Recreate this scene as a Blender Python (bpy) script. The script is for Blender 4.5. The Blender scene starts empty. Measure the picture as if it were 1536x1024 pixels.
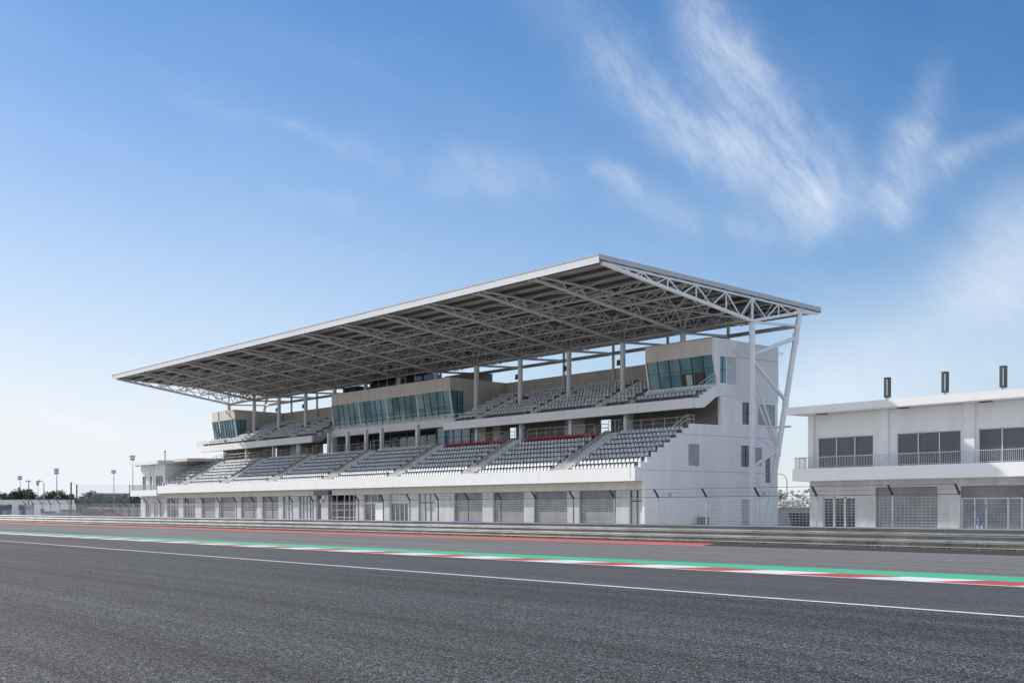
import bpy, bmesh, math, random
from mathutils import Vector, Matrix
from mathutils.geometry import tessellate_polygon
random.seed(7)
PI = math.pi
scene = bpy.context.scene
COL = scene.collection

# ------------------------------------------------------------------ helpers
def tag(o, label=None, cat=None, group=None, kind=None):
    if label: o['label'] = label
    if cat: o['category'] = cat
    if group: o['group'] = group
    if kind: o['kind'] = kind
    return o

def thing(name, loc, label, cat, group=None):
    o = bpy.data.objects.new(name, None); COL.objects.link(o)
    o.location = loc; o.empty_display_size = .3
    return tag(o, label, cat, group)

def wloc(o):
    v = Vector((0, 0, 0))
    while o is not None and o.type == 'EMPTY':
        v += Vector(o.location); o = o.parent
    return v

class MB:
    """collects shapes given in world metres, links them as one mesh object"""
    def __init__(s): s.v = []; s.f = []; s.m = []; s.sm = []
    def add(s, vs, fs, mi=0, smooth=False):
        n = len(s.v); s.v += [tuple(v) for v in vs]
        for f in fs: s.f.append(tuple(i + n for i in f)); s.m.append(mi); s.sm.append(smooth)
        return s
    def box(s, x0, x1, y0, y1, z0, z1, mi=0):
        if x0 > x1: x0, x1 = x1, x0
        if y0 > y1: y0, y1 = y1, y0
        if z0 > z1: z0, z1 = z1, z0
        vs = [(x, y, z) for z in (z0, z1) for y in (y0, y1) for x in (x0, x1)]
        return s.add(vs, [(0, 2, 3, 1), (4, 5, 7, 6), (0, 1, 5, 4), (2, 6, 7, 3), (0, 4, 6, 2), (1, 3, 7, 5)], mi)
    def tube(s, a, b, r, n=8, mi=0, r2=None, caps=True):
        a = Vector(a); b = Vector(b); d = (b - a)
        if d.length < 1e-6: return s
        d.normalize(); r2 = r if r2 is None else r2
        u = d.cross(Vector((0, 0, 1)) if abs(d.z) < .95 else Vector((1, 0, 0))).normalized(); w = d.cross(u)
        vs = []
        for k in range(n):
            t = 2 * PI * k / n; o = u * math.cos(t) + w * math.sin(t)
            vs.append(a + o * r); vs.append(b + o * r2)
        s.add(vs, [(2*k, 2*((k+1) % n), 2*((k+1) % n)+1, 2*k+1) for k in range(n)], mi, n > 5)
        if caps: s.add(vs, [tuple(2*k for k in reversed(range(n))), tuple(2*k+1 for k in range(n))], mi)
        return s
    def path(s, pts, r, n=6, mi=0):
        for a, b in zip(pts[:-1], pts[1:]): s.tube(a, b, r, n, mi)
        return s
    def prism(s, poly, x0, x1, mi=0, axis='x'):
        """closed outline extruded along an axis; x: (y,z) outline, y: (x,z) outline, z: (x,y) outline"""
        P = {'x': lambda p, t: (t, p[0], p[1]), 'y': lambda p, t: (p[0], t, p[1]), 'z': lambda p, t: (p[0], p[1], t)}[axis]
        n = len(poly)
        tris = tessellate_polygon([[Vector((p[0], p[1], 0)) for p in poly]])
        vs = [P(p, x0) for p in poly] + [P(p, x1) for p in poly]
        fs = [tuple(t) for t in tris] + [tuple(n + i for i in reversed(t)) for t in tris]
        fs += [(i, (i+1) % n, n + (i+1) % n, n + i) for i in range(n)]
        return s.add(vs, fs, mi)
    def wall_x(s, y0, y1, x0, x1, z0, z1, holes, mi=0):
        """wall running along X with rectangular openings (hx0,hx1,hz0,hz1)"""
        xs = sorted({x0, x1} | {min(max(h[i], x0), x1) for h in holes for i in (0, 1)})
        for a, b in zip(xs[:-1], xs[1:]):
            if b - a < 1e-4: continue
            m = (a + b) / 2; z = z0
            for h in sorted([h for h in holes if h[0] < m < h[1]], key=lambda h: h[2]):
                if h[2] > z + 1e-4: s.box(a, b, y0, y1, z, h[2], mi)
                z = max(z, h[3])
            if z < z1 - 1e-4: s.box(a, b, y0, y1, z, z1, mi)
        return s
    def build(s, name, mat, parent=None, fix=True):
        me = bpy.data.meshes.new(name); me.from_pydata(s.v, [], s.f)
        mats = mat if isinstance(mat, (list, tuple)) else [mat]
        for m in mats: me.materials.append(m)
        me.polygons.foreach_set('material_index', s.m); me.polygons.foreach_set('use_smooth', s.sm)
        if fix:
            bm = bmesh.new(); bm.from_mesh(me); bmesh.ops.recalc_face_normals(bm, faces=bm.faces[:]); bm.to_mesh(me); bm.free()
        me.update()
        o = bpy.data.objects.new(name, me); COL.objects.link(o)
        if parent is not None:
            o.parent = parent
            o.matrix_parent_inverse = Matrix.Translation(-wloc(parent))
        return o

def cut(o, cutter):
    """subtract one mesh from another (evaluated once, modifier not kept)"""
    m = o.modifiers.new('cut', 'BOOLEAN'); m.operation = 'DIFFERENCE'; m.solver = 'EXACT'; m.object = cutter
    dg = bpy.context.evaluated_depsgraph_get(); dg.update()
    me = bpy.data.meshes.new_from_object(o.evaluated_get(dg))
    o.modifiers.clear(); o.data = me
    bpy.data.objects.remove(cutter, do_unlink=True)

# ------------------------------------------------------------------ materials
def newmat(name):
    m = bpy.data.materials.new(name); m.use_nodes = True
    return m, m.node_tree, m.node_tree.nodes['Principled BSDF']
def N(nt, t, **kw):
    n = nt.nodes.new(t)
    for k, v in kw.items(): setattr(n, k, v)
    return n
def mat(name, col, rough=.6, metal=0., var=.12, scale=(1, 1, 1), ns=1.5, bump=0., spec=.5, dirt=None, world=False):
    """plain surface with two octaves of tonal wear in object space"""
    m, nt, b = newmat(name); L = nt.links
    tc = N(nt, 'ShaderNodeTexCoord'); mp = N(nt, 'ShaderNodeMapping'); mp.inputs['Scale'].default_value = scale
    geo = N(nt, 'ShaderNodeNewGeometry')
    L.new(geo.outputs['Position'] if world else tc.outputs['Object'], mp.inputs['Vector'])
    no = N(nt, 'ShaderNodeTexNoise'); no.inputs['Scale'].default_value = ns; no.inputs['Detail'].default_value = 6; no.inputs['Roughness'].default_value = .6
    L.new(mp.outputs[0], no.inputs['Vector'])
    rp = N(nt, 'ShaderNodeValToRGB'); e = rp.color_ramp.elements
    d = dirt or tuple(c * (1 - var * 2.2) for c in col)
    e[0].position = .3; e[0].color = (*d, 1); e[1].position = .62; e[1].color = (*[min(1, c * (1 + var * .4)) for c in col], 1)
    L.new(no.outputs['Fac'], rp.inputs[0]); L.new(rp.outputs[0], b.inputs['Base Color'])
    b.inputs['Roughness'].default_value = rough; b.inputs['Metallic'].default_value = metal
    b.inputs['Specular IOR Level'].default_value = spec
    if bump:
        n2 = N(nt, 'ShaderNodeTexNoise'); n2.inputs['Scale'].default_value = ns * 14; n2.inputs['Detail'].default_value = 4
        L.new(tc.outputs['Object'], n2.inputs['Vector'])
        bp = N(nt, 'ShaderNodeBump'); bp.inputs['Strength'].default_value = bump; bp.inputs['Distance'].default_value = .02
        L.new(n2.outputs['Fac'], bp.inputs['Height']); L.new(bp.outputs[0], b.inputs['Normal'])
    return m

WHITE = mat('white_render', (.80, .795, .78), .65, var=.02, scale=(1, 1, .12), ns=.9, bump=.05)
WALLW = mat('wall_render', (.79, .79, .785), .7, var=.05, scale=(1, 1, .15), ns=.7, bump=.05)
BEIGE = mat('beige_render', (.66, .61, .55), .75, var=.06, scale=(1, 1, .15), ns=.8, bump=.05)
SOFFIT = mat('soffit_render', (.38, .35, .31), .8, var=.1, scale=(1, 1, .3), ns=.6)
CONC = mat('concrete', (.46, .45, .43), .85, var=.14, ns=.7, bump=.2)
STEP = mat('terrace_concrete', (.46, .46, .455), .85, var=.12, ns=1.2, bump=.15)
STAIR = mat('stair_concrete', (.56, .555, .54), .85, var=.12, ns=1.2, bump=.15)
PIER = mat('concrete_panel', (.52, .52, .52), .8, var=.1, scale=(1, 1, .4), ns=1.3, bump=.15)
STEEL = mat('painted_steel', (.53, .525, .515), .4, var=.05, ns=2.)
COLM = mat('painted_column', (.74, .75, .76), .4, var=.04, scale=(1, 1, .2), ns=1.5)
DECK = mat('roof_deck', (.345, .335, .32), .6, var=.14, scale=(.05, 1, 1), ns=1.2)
PURL = mat('purlin_steel', (.17, .16, .145), .5, var=.1, ns=1.)
EDGE = mat('roof_edge_sheet', (.70, .71, .72), .35, var=.03, scale=(.2, 1, 1), ns=1.)
DARKM = mat('dark_metal', (.055, .058, .062), .5, var=.2, ns=3.)
GALV = mat('galvanised_steel', (.62, .62, .62), .25, metal=.88, var=.10, scale=(.35, 1, 1), ns=1.6)
GALVD = mat('dull_galvanised', (.48, .49, .50), .55, metal=.3, var=.1, ns=2.)
ROLL = None
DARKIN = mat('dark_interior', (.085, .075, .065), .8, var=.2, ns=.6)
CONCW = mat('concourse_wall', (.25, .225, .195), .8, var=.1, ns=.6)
FRAME = mat('window_frame', (.03, .033, .035), .45, var=.1, ns=3.)
ALU = mat('aluminium_frame', (.62, .63, .64), .4, metal=.3, var=.05, ns=3.)
RAIL = mat('handrail_steel', (.50, .51, .52), .4, metal=.4, var=.08, ns=3.)
PANELG = mat('light_panel', (.50, .54, .56), .5, var=.08, ns=1.)
LOUV = mat('louvre_grey', (.42, .45, .48), .55, var=.06, ns=2.)

def glassmat(name, col, rough=.04, var=.35):
    m, nt, b = newmat(name); L = nt.links
    tc = N(nt, 'ShaderNodeTexCoord'); no = N(nt, 'ShaderNodeTexNoise'); no.inputs['Scale'].default_value = .45; no.inputs['Detail'].default_value = 3
    mp = N(nt, 'ShaderNodeMapping'); mp.inputs['Scale'].default_value = (1, 1, .5)
    L.new(tc.outputs['Object'], mp.inputs[0]); L.new(mp.outputs[0], no.inputs['Vector'])
    rp = N(nt, 'ShaderNodeValToRGB'); e = rp.color_ramp.elements
    e[0].position = .3; e[0].color = (*[c * (1 - var) for c in col], 1); e[1].position = .7; e[1].color = (*[c * (1 + var) for c in col], 1)
    L.new(no.outputs['Fac'], rp.inputs[0]); L.new(rp.outputs[0], b.inputs['Base Color'])
    b.inputs['Roughness'].default_value = rough; b.inputs['IOR'].default_value = 1.6
    return m
TEAL = glassmat('teal_glass', (.11, .25, .30))
TEALD = glassmat('teal_glass_dark', (.075, .17, .205)); TEALL = glassmat('teal_glass_blind', (.20, .33, .36), .08)
DKGLASS = glassmat('dark_glass', (.05, .065, .085))
NAVY = glassmat('navy_glass', (.012, .022, .06))
BLUEG = glassmat('blue_glass', (.07, .20, .27))

def rollmat():
    m, nt, b = newmat('roller_shutter'); L = nt.links
    tc = N(nt, 'ShaderNodeTexCoord'); no = N(nt, 'ShaderNodeTexNoise'); no.inputs['Scale'].default_value = .8; no.inputs['Detail'].default_value = 5
    L.new(tc.outputs['Object'], no.inputs['Vector'])
    rp = N(nt, 'ShaderNodeValToRGB'); e = rp.color_ramp.elements
    e[0].position = .3; e[0].color = (.15, .155, .165, 1); e[1].position = .7; e[1].color = (.235, .24, .25, 1)
    L.new(no.outputs['Fac'], rp.inputs[0]); L.new(rp.outputs[0], b.inputs['Base Color'])
    wv = N(nt, 'ShaderNodeTexWave'); wv.bands_direction = 'Z'; wv.inputs['Scale'].default_value = 1.6
    L.new(tc.outputs['Object'], wv.inputs['Vector'])
    bp = N(nt, 'ShaderNodeBump'); bp.inputs['Strength'].default_value = .4; bp.inputs['Distance'].default_value = .03
    L.new(wv.outputs['Fac'], bp.inputs['Height']); L.new(bp.outputs[0], b.inputs['Normal'])
    b.inputs['Roughness'].default_value = .5; b.inputs['Metallic'].default_value = .2
    return m
ROLL = rollmat()

def ribmat():
    m, nt, b = newmat('ribbed_cladding'); L = nt.links
    tc = N(nt, 'ShaderNodeTexCoord'); wv = N(nt, 'ShaderNodeTexWave'); wv.bands_direction = 'Y'; wv.inputs['Scale'].default_value = 1.25
    L.new(tc.outputs['Object'], wv.inputs['Vector'])
    bp = N(nt, 'ShaderNodeBump'); bp.inputs['Strength'].default_value = .35; bp.inputs['Distance'].default_value = .04
    L.new(wv.outputs['Fac'], bp.inputs['Height']); L.new(bp.outputs[0], b.inputs['Normal'])
    b.inputs['Base Color'].default_value = (.66, .67, .67, 1); b.inputs['Roughness'].default_value = .5
    return m
RIB = ribmat()

def asphalt(name, base, grain, warm=(1, 1, 1.06), streak=.25, seed=0.):
    m, nt, b = newmat(name); L = nt.links
    tc = N(nt, 'ShaderNodeTexCoord')
    def noise(scale, detail, rough, mscale=(1, 1, 1), off=0.):
        mp = N(nt, 'ShaderNodeMapping'); mp.inputs['Scale'].default_value = mscale; mp.inputs['Location'].default_value = (seed + off, off, 0)
        L.new(tc.outputs['Object'], mp.inputs[0])
        n = N(nt, 'ShaderNodeTexNoise'); n.inputs['Scale'].default_value = scale; n.inputs['Detail'].default_value = detail; n.inputs['Roughness'].default_value = rough
        L.new(mp.outputs[0], n.inputs['Vector']); return n.outputs['Fac']
    def mapr(x, a, bb, c, d):
        r = N(nt, 'ShaderNodeMapRange'); r.inputs[1].default_value = a; r.inputs[2].default_value = bb; r.inputs[3].default_value = c; r.inputs[4].default_value = d
        L.new(x, r.inputs[0]); return r.outputs[0]
    def mul(a, c):
        q = N(nt, 'ShaderNodeMath', operation='MULTIPLY'); L.new(a, q.inputs[0]); L.new(c, q.inputs[1]); return q.outputs[0]
    vo = N(nt, 'ShaderNodeTexVoronoi'); vo.inputs['Scale'].default_value = 30.; vo.inputs['Randomness'].default_value = 1.
    L.new(tc.outputs['Object'], vo.inputs['Vector'])
    stone = mapr(vo.outputs['Distance'], .1, .62, 1 + grain * .75, 1 - grain * .9)     # pale chippings, dark binder between
    fine = mapr(noise(12, 4, .85), .40, .60, 1 - grain * .8, 1 + grain * .85)
    blot = mapr(noise(6.5, 6, .92), .40, .60, 1 - grain * .26, 1 + grain * .28)
    mid = mapr(noise(2.3, 6, .65), .32, .68, .86, 1.14)
    big = mapr(noise(.11, 4, .55, (.35, 1, 1), 3.), .32, .68, .88, 1.12)
    st = mapr(noise(1.1, 5, .65, (.018, 1.2, 1), 9.), .35, .68, 1 - streak, 1 + streak * .55)
    f = mul(mul(mul(stone, mul(fine, blot)), mul(mid, big)), st)
    c = N(nt, 'ShaderNodeVectorMath', operation='SCALE'); c.inputs[0].default_value = tuple(base * w for w in warm)
    L.new(f, c.inputs['Scale']); L.new(c.outputs[0], b.inputs['Base Color'])
    b.inputs['Roughness'].default_value = .88; b.inputs['Specular IOR Level'].default_value = .25
    bp = N(nt, 'ShaderNodeBump'); bp.inputs['Strength'].default_value = .55; bp.inputs['Distance'].default_value = .012
    L.new(stone, bp.inputs['Height']); L.new(bp.outputs[0], b.inputs['Normal'])
    return m
ASPH = asphalt('racing_asphalt', .138, .9, (1, .995, 1.03), .34)
ASPHD = asphalt('worn_asphalt', .118, .55, (1.0, .99, 1.03), .22, 31.)
RUNOFF = asphalt('runoff_asphalt', .235, .5, (1.03, 1, .97), .35, 57.)
ASPHK = asphalt('dark_verge_asphalt', .055, .3, (1, 1, 1.02), .2, 77.)

def paint(name, col, wear=.25, ns=3.):
    m, nt, b = newmat(name); L = nt.links
    tc = N(nt, 'ShaderNodeTexCoord'); mp = N(nt, 'ShaderNodeMapping'); mp.inputs['Scale'].default_value = (.25, 1, 1)
    L.new(tc.outputs['Object'], mp.inputs[0])
    no = N(nt, 'ShaderNodeTexNoise'); no.inputs['Scale'].default_value = ns; no.inputs['Detail'].default_value = 9; no.inputs['Roughness'].default_value = .7
    L.new(mp.outputs[0], no.inputs['Vector'])
    rp = N(nt, 'ShaderNodeValToRGB'); e = rp.color_ramp.elements
    e[0].position = .26; e[0].color = (*[c * (1 - wear) * .8 + .01 for c in col], 1); e[1].position = .5; e[1].color = (*col, 1)
    L.new(no.outputs['Fac'], rp.inputs[0]); L.new(rp.outputs[0], b.inputs['Base Color'])
    b.inputs['Roughness'].default_value = .7
    return m
P_WHITE = paint('white_line_paint', (.78, .78, .78), .4, 6.)
P_KWHITE = paint('kerb_white_paint', (.74, .74, .73), .45)
P_KRED = paint('kerb_red_paint', (.50, .07, .06), .55)
P_GREEN = paint('kerb_green_paint', (.055, .46, .24), .25)
P_RED = paint('red_band_paint', (.58, .10, .08), .3)

# ------------------------------------------------------------------ ground and track (setting)
def sheet(name, poly, z, m, kind='structure', label=None):
    b = MB(); b.add([(x, y, z) for x, y in poly], [tuple(range(len(poly)))])
    o = b.build(name, m, fix=False)
    if o.data.polygons[0].normal.z < 0: o.data.flip_normals()
    return tag(o, label, None, None, kind)
def rect(x0, x1, y0, y1): return [(x0, y0), (x1, y0), (x1, y1), (x0, y1)]
GROUND = mat('dry_ground', (.27, .26, .22), .95, var=.2, ns=.05, bump=.1)
APRON = mat('concrete_apron', (.50, .49, .47), .9, var=.15, ns=.15, bump=.1)
GRASSB = mat('grass_base', (.14, .135, .09), .95, var=.35, scale=(.3, 1, 1), ns=1.5)
sheet('ground', rect(-3000, 3000, -3000, 3000), -.02, GROUND)
sheet('racing_track', rect(-1500, 400, -120, 46.2), 0, ASPH)
sheet('worn_racing_line', rect(-1500, 400, 20.12, 28.5), .004, ASPHD)
sheet('runoff_asphalt', rect(-1500, 400, 28.5, 45.6), .004, RUNOFF)
sheet('verge_asphalt', rect(-1500, 400, 45.6, 50.7), .008, ASPHK)
sheet('grass_strip', rect(-1500, 400, 50.7, 53.2), .004, GRASSB)
sheet('paddock_apron', rect(-420, 300, 53.2, 175), .008, APRON)
sheet('track_edge_line', rect(-1500, 400, 19.97, 20.16), .008, P_WHITE)
sheet('runoff_edge_line', rect(-1500, 400, 45.52, 45.66), .012, P_KWHITE)
sheet('red_paint_band', [(-1500, 45.66), (-42.3, 45.66), (-44.6, 49.2), (-1500, 49.2)], .012, P_RED)
def kerb_line(y97, y15):
    k = (y15 - y97) / 82.
    return lambda x: y15 + k * (max(-115., min(60., x)) + 15)
kb, km, kt = kerb_line(25.7, 27.8), kerb_line(26.95, 29.35), kerb_line(28.85, 31.65)
b = MB(); x = -17.4 + 2.34 * 60; i = 0
while x > -420:
    x2 = x - 2.34; sk = .42
    b.add([(x2 - sk, kb(x2), .014), (x - sk, kb(x), .014), (x + sk, km(x), .024), (x2 + sk, km(x2), .024)], [(0, 1, 2, 3)], 1 if i % 2 else 0)
    x = x2; i += 1
xs = [400, 60, -15, -60, -115, -420]
for a, c in zip(xs[:-1], xs[1:]):
    b.add([(c, km(c), .024), (a, km(a), .024), (a, kt(a), .02), (c, kt(c), .02)], [(0, 1, 2, 3)], 2)
    b.add([(c, kt(c), .02), (a, kt(a), .02), (a, kt(a) + .02, 0), (c, kt(c) + .02, 0)], [(0, 1, 2, 3)], 2)
    b.add([(c, kb(c) - .1, .009), (a, kb(a) - .1, .009), (a, kb(a), .0139), (c, kb(c), .0139)], [(0, 1, 2, 3)], 0)
o = b.build('kerb', [P_KWHITE, P_KRED, P_GREEN]); tag(o, kind='structure')

# grass tufts along the foot of the guardrail
BLADE = mat('grass_blades', (.20, .19, .085), .9, var=.35, ns=.8)
b = MB()
for i in range(4500):
    x = -14 - 190 * random.random() ** 1.5; y = 51.2 + random.gauss(0, .2)
    h = random.uniform(.03, .10); a = random.uniform(0, PI); w = random.uniform(.02, .06)
    dx, dy = math.cos(a) * w, math.sin(a) * w; lx, ly = random.gauss(0, .03), random.gauss(0, .03)
    b.add([(x - dx, y - dy, 0), (x + dx, y + dy, 0), (x + lx, y + ly, h)], [(0, 1, 2)])
tag(b.build('grass_tufts', BLADE, fix=False), 'short dry green grass along the foot of the guardrail', 'grass', None, 'stuff')

# ------------------------------------------------------------------ guardrail
GY = 51.6
gr = thing('guardrail', (-100, GY, 0), 'three beam galvanised steel guardrail running along the far side of the track', 'guardrail')
prof = [(-.02, 0), (-.06, .028), (-.015, .06), (-.10, .245), (-.02, .308), (0, .31), (.012, .31), (-.012, .298), (-.085, .242), (-.003, .062), (-.045, .028), (-.006, 0)]
for z0 in (.03, .355, .68):
    m = MB(); m.prism([(GY + y, z0 + z) for y, z in prof], -330, 20)
    for k in range(80):
        x = 14 - 4 * k
        m.box(x - .1, x + .1, GY - .06, GY - .02, z0 + .148, z0 + .178, 1)   # bolt head
    m.build('beam', [GALV, DARKM], gr)
for k in range(55):
    m = MB(); x = 12 - 4 * k; m.box(x - .06, x + .06, GY + .06, GY + .2, -.02, 1.0); m.box(x - .05, x + .05, GY + .004, GY + .06, .1, .95)
    m.build('post', GALVD, gr)

# ------------------------------------------------------------------ debris fence
FY = 53.6
fc = thing('debris_fence', (-100, FY, 0), 'tall wire debris fence with bent post tops behind the guardrail', 'fence')
fx = [-32.6, -36.4] + [-41.2 - 4.05 * k for k in range(37)]
for x in fx:
    m = MB(); m.box(x - .032, x + .032, FY - .04, FY + .04, 0, 2.66)
    m.prism([(FY - .05, 2.60), (FY + .05, 2.66), (FY - .36, 3.16), (FY - .44, 3.12)], x - .04, x + .04, 1)
    m.build('post', [GALVD if x > -60 else DARKM, DARKM], fc)  # farther posts get dark metal: their shade is put into the colour
m = MB()
for z in [.155 * k for k in range(1, 17)]: m.tube((-32.6, FY - .06, z), (-187, FY - .06, z), .0062, 4)
for k in range(0, 630):
    x = -32.7 - .247 * k; m.tube((x, FY - .06, .05), (x, FY - .06, 2.6), .006, 3, caps=False)
m.build('wire_mesh', GALVD, fc)
m = MB()
for y, z, r in ((FY - .4, 3.13, .014), (FY - .05, 2.64, .018), (FY - .22, 2.88, .006)):
    m.tube((-32.6, y, z), (-187, y, z), r, 5)
m.build('cable', DARKM, fc)
# gate leaf at the right hand end
m = MB(); 
for x in [-32.66, -31.98, -31.38, -30.25, -29.55, -26.0, -23.5, -20]: m.tube((x, FY + .35, 0), (x, FY + .35, 2.45), .045, 8)
for z in (2.42, .2): m.tube((-32.66, FY + .35, z), (-20, FY + .35, z), .022, 6)
m.build('gate_frame', LOUV, fc)
m = MB()
for k in range(70): m.tube((-32.66 + .167 * k, FY + .35, .1), (-32.66 + .167 * k, FY + .35, 2.42), .004, 3, caps=False)
for k in range(14): m.tube((-32.66, FY + .35, .2 + .165 * k), (-20, FY + .35, .2 + .165 * k), .004, 3, caps=False)
m.build('gate_mesh', GALVD, fc)

# ------------------------------------------------------------------ GRANDSTAND
XR, XL = -74.6, -181.7           # lower building ends
XLU = -184.2                      # left end of upper tier
gs = thing('grandstand', (-128, 80, 0), 'large white two tier grandstand with a cantilevered truss roof', 'grandstand')
R_N, R_D, R_H, R_Z, R_Y = 8, .88, .50, 5.2, 72.25     # lower rows
def row_lower(r): return R_Y + R_D * r, R_Z + R_H * r
U_N, U_D, U_H, U_Z, U_Y = 7, 1.0, .47, 12.0, 79.95
def row_upper(r): return U_Y + U_D * r, U_Z + U_H * r

# --- lower terrace: stepped concrete, concourse floor behind
poly = [(72.2, 4.36), (72.2, R_Z)]
for r in range(R_N):
    y, z = row_lower(r); poly += [(y + .02, z), (y + R_D + .02, z)] if r else [(y + R_D + .02, z)]
    if r < R_N - 1: poly.append((y + R_D + .02, z + R_H))
poly += [(poly[-1][0], 9.3), (90.7, 9.3), (90.7, 4.36)]
MB().prism(poly, XL + .3, XR - .3).build('lower_terrace', STEP, gs)
# --- front fascia of the lower tier
m = MB(); m.box(XL, XR + .12, 71.98, 72.18, 4.34, 5.52)
m.build('lower_fascia', WHITE, gs)
m = MB()
for x in (-87.5, -113.2, -131, -155.8): m.box(x - .012, x + .012, 71.975, 71.99, 4.36, 5.5)
m.box(XR - .5, XR - .42, 71.972, 71.99, 4.55, 5.45)
m.build('expansion_joint', LOUV, gs)

# --- right end wall (one outline, openings cut)
steps = []
y, z = 72.0, 5.54
st = []
for r in range(10):
    st.append((72.0 + .78 * r, 5.54 + .44 * r))
lower_top = [(72.0, 4.36), (72.0, 5.54)]
for r in range(1, 10):
    yy = 72.0 + .785 * r; lower_top += [(yy, 5.54 + .45 * (r - 1)), (yy, 5.54 + .45 * r)]
lower_top += [(83.0, 9.6), (83.0, 12.32), (82.3, 12.1), (81.6, 11.62), (80.8, 11.12), (79.74, 11.05), (79.74, 11.93)]
upper = []
for r in range(1, 6):
    yy = 79.95 + .5 * r; upper += [(yy, 11.93 + .31 * (r - 1)), (yy, 11.93 + .31 * r)]
poly = [(73.25, 0), (73.25, 4.36)] + lower_top + upper + [(82.7, 13.48), (82.2, 16.0), (82.2, 17.62), (91.1, 17.4), (91.1, 0)]
sw = MB().prism(poly, XR - .32, XR).build('end_wall', WALLW, gs)
holes = [(78.75, 80.2, 5.8, 7.75), (86.0, 87.6, 9.82, 11.9), (88.2, 90.7, 9.85, 11.85), (85.85, 87.3, 5.85, 7.85), (87.6, 88.8, 6.0, 7.7),
         (85.9, 87.2, 0.02, 2.78), (89.3, 90.0, 4.4, 6.9), (82.92, 83.75, 13.5, 15.95), (83.85, 85.1, 13.45, 15.97)]
c = MB()
for h in holes: c.box(XR - .12, XR + .3, *h)
cut(sw, c.build('cutter', WALLW))
def end_panel(h, m, mul=0, name='window'):
    q = MB(); q.box(XR - .115, XR - .09, h[0] + .01, h[1] - .01, h[2] + .01, h[3] - .01)
    o = q.build(name, m, gs)
    if mul:
        q = MB()
        for k in range(1, mul): 
            yy = h[0] + (h[1] - h[0]) * k / mul; q.box(XR - .09, XR - .05, yy - .03, yy + .03, h[2] + .01, h[3] - .01)
        q.box(XR - .09, XR - .05, h[0] + .01, h[1] - .01, (h[2] + h[3]) / 2 - .025, (h[2] + h[3]) / 2 + .025)
        q.build('frame', FRAME, o)
    return o
def louvre(h, m, name='louvre'):
    q = MB(); z = h[2] + .03
    q.box(XR - .118, XR - .1, h[0] + .01, h[1] - .01, h[2] + .01, h[3] - .01)
    while z < h[3] - .06:
        q.prism([(0, 0)], 0, 0) if False else q.box(XR - .1, XR - .04, h[0] + .01, h[1] - .01, z, z + .05); z += .14
    return q.build(name, m, gs)
louvre(holes[0], LOUV); end_panel(holes[1], DKGLASS, 2); louvre(holes[2], LOUV); end_panel(holes[3], DKGLASS, 2); louvre(holes[4], LOUV)
end_panel(holes[5], LOUV, 0, 'door'); end_panel(holes[6], DKGLASS, 0); end_panel(holes[7], TEAL, 2); end_panel(holes[8], PANELG, 0, 'panel')
# joints and ribbed cladding on the end wall
q = MB()
for z, y0, y1 in ((5.3, 72.6, 91.05), (8.6, 77.5, 91.05), (12.3, 83.05, 84.5), (16.02, 85.1, 91.05)): q.box(XR - .01, XR + .003, y0, y1, z - .026, z + .026)
for y, z0, z1 in ((76.5, .1, 5.3), (81, .1, 5.3), (79.0, 5.32, 5.8), (83.5, 5.32, 8.58), (84.6, 8.62, 12.2), (86.9, 12.3, 16.0), (84.0, 16.05, 17.5)): q.box(XR - .01, XR + .002, y - .008, y + .008, z0, z1)
q.build('panel_joint', LOUV, gs)
MB().box(XR, XR + .06, 84.9 + .35, 91.12, 12.1, 15.99).box(XR, XR + .06, 85.25, 91.12, 16.05, 17.36).build('cladding', RIB, gs)
for y, z in ((76.2, 3.0), (88.9, 3.2)): MB().box(XR, XR + .12, y, y + .25, z, z + .35).build('wall_lamp', GALVD, gs)
q = MB(); q.path([(XR + .06, 91.1, 16.9), (XR + .06, 91.5, 16.95), (XR + .06, 91.8, 16.85), (XR + .06, 91.5, 16.7), (XR + .06, 91.1, 16.7)], .03)
q.build('roof_bracket', STEEL, gs)
# left end wall
MB().prism([(p[0], p[1]) for p in poly], XL, XL + .3).build('end_wall', WALLW, gs)

# --- rear wall and concourse
OPEN = [(-91.3, -89.6), (-106.5, -105.2), (-149.4, -146.6), (-164.5, -163.2)]
rear_holes = [(a * 91 / 83.3 - .6, c * 91 / 83.3 + .6, 9.3, 11.9) for a, c in OPEN]
MB().wall_x(90.75, 91.05, XL + .3, XR - .32, 0, 17.45, rear_holes).build('rear_wall', BEIGE, gs)
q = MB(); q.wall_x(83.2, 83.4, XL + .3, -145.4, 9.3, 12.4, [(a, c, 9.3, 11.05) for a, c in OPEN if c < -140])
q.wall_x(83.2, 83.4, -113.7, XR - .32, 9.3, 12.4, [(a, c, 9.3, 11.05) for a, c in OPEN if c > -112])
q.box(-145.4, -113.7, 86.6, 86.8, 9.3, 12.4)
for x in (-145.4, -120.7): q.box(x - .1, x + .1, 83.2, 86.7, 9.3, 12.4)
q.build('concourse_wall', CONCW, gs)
for x0, x1 in ((-87.0, -86.2), (-96.5, -93.5), (-112.6, -110.6), (-109.2, -107.8), (-158.5, -155.3)):
    MB().box(x0, x1, 83.0, 83.2, 9.3, 12.3).build('wall_pier', BEIGE, gs)
# blue glazing of the central lounge
for k in range(4):
    x0 = -120.6 + k * 1.7
    w = MB().box(x0 + .04, x0 + 1.66, 83.1, 83.13, 9.4, 11.75).build('window', BLUEG, gs)
    MB().box(x0 - .04, x0 + .04, 83.04, 83.16, 9.3, 11.8).box(x0 + .04, x0 + 1.66, 83.06, 83.16, 10.55, 10.62).build('frame', FRAME, w)
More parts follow.
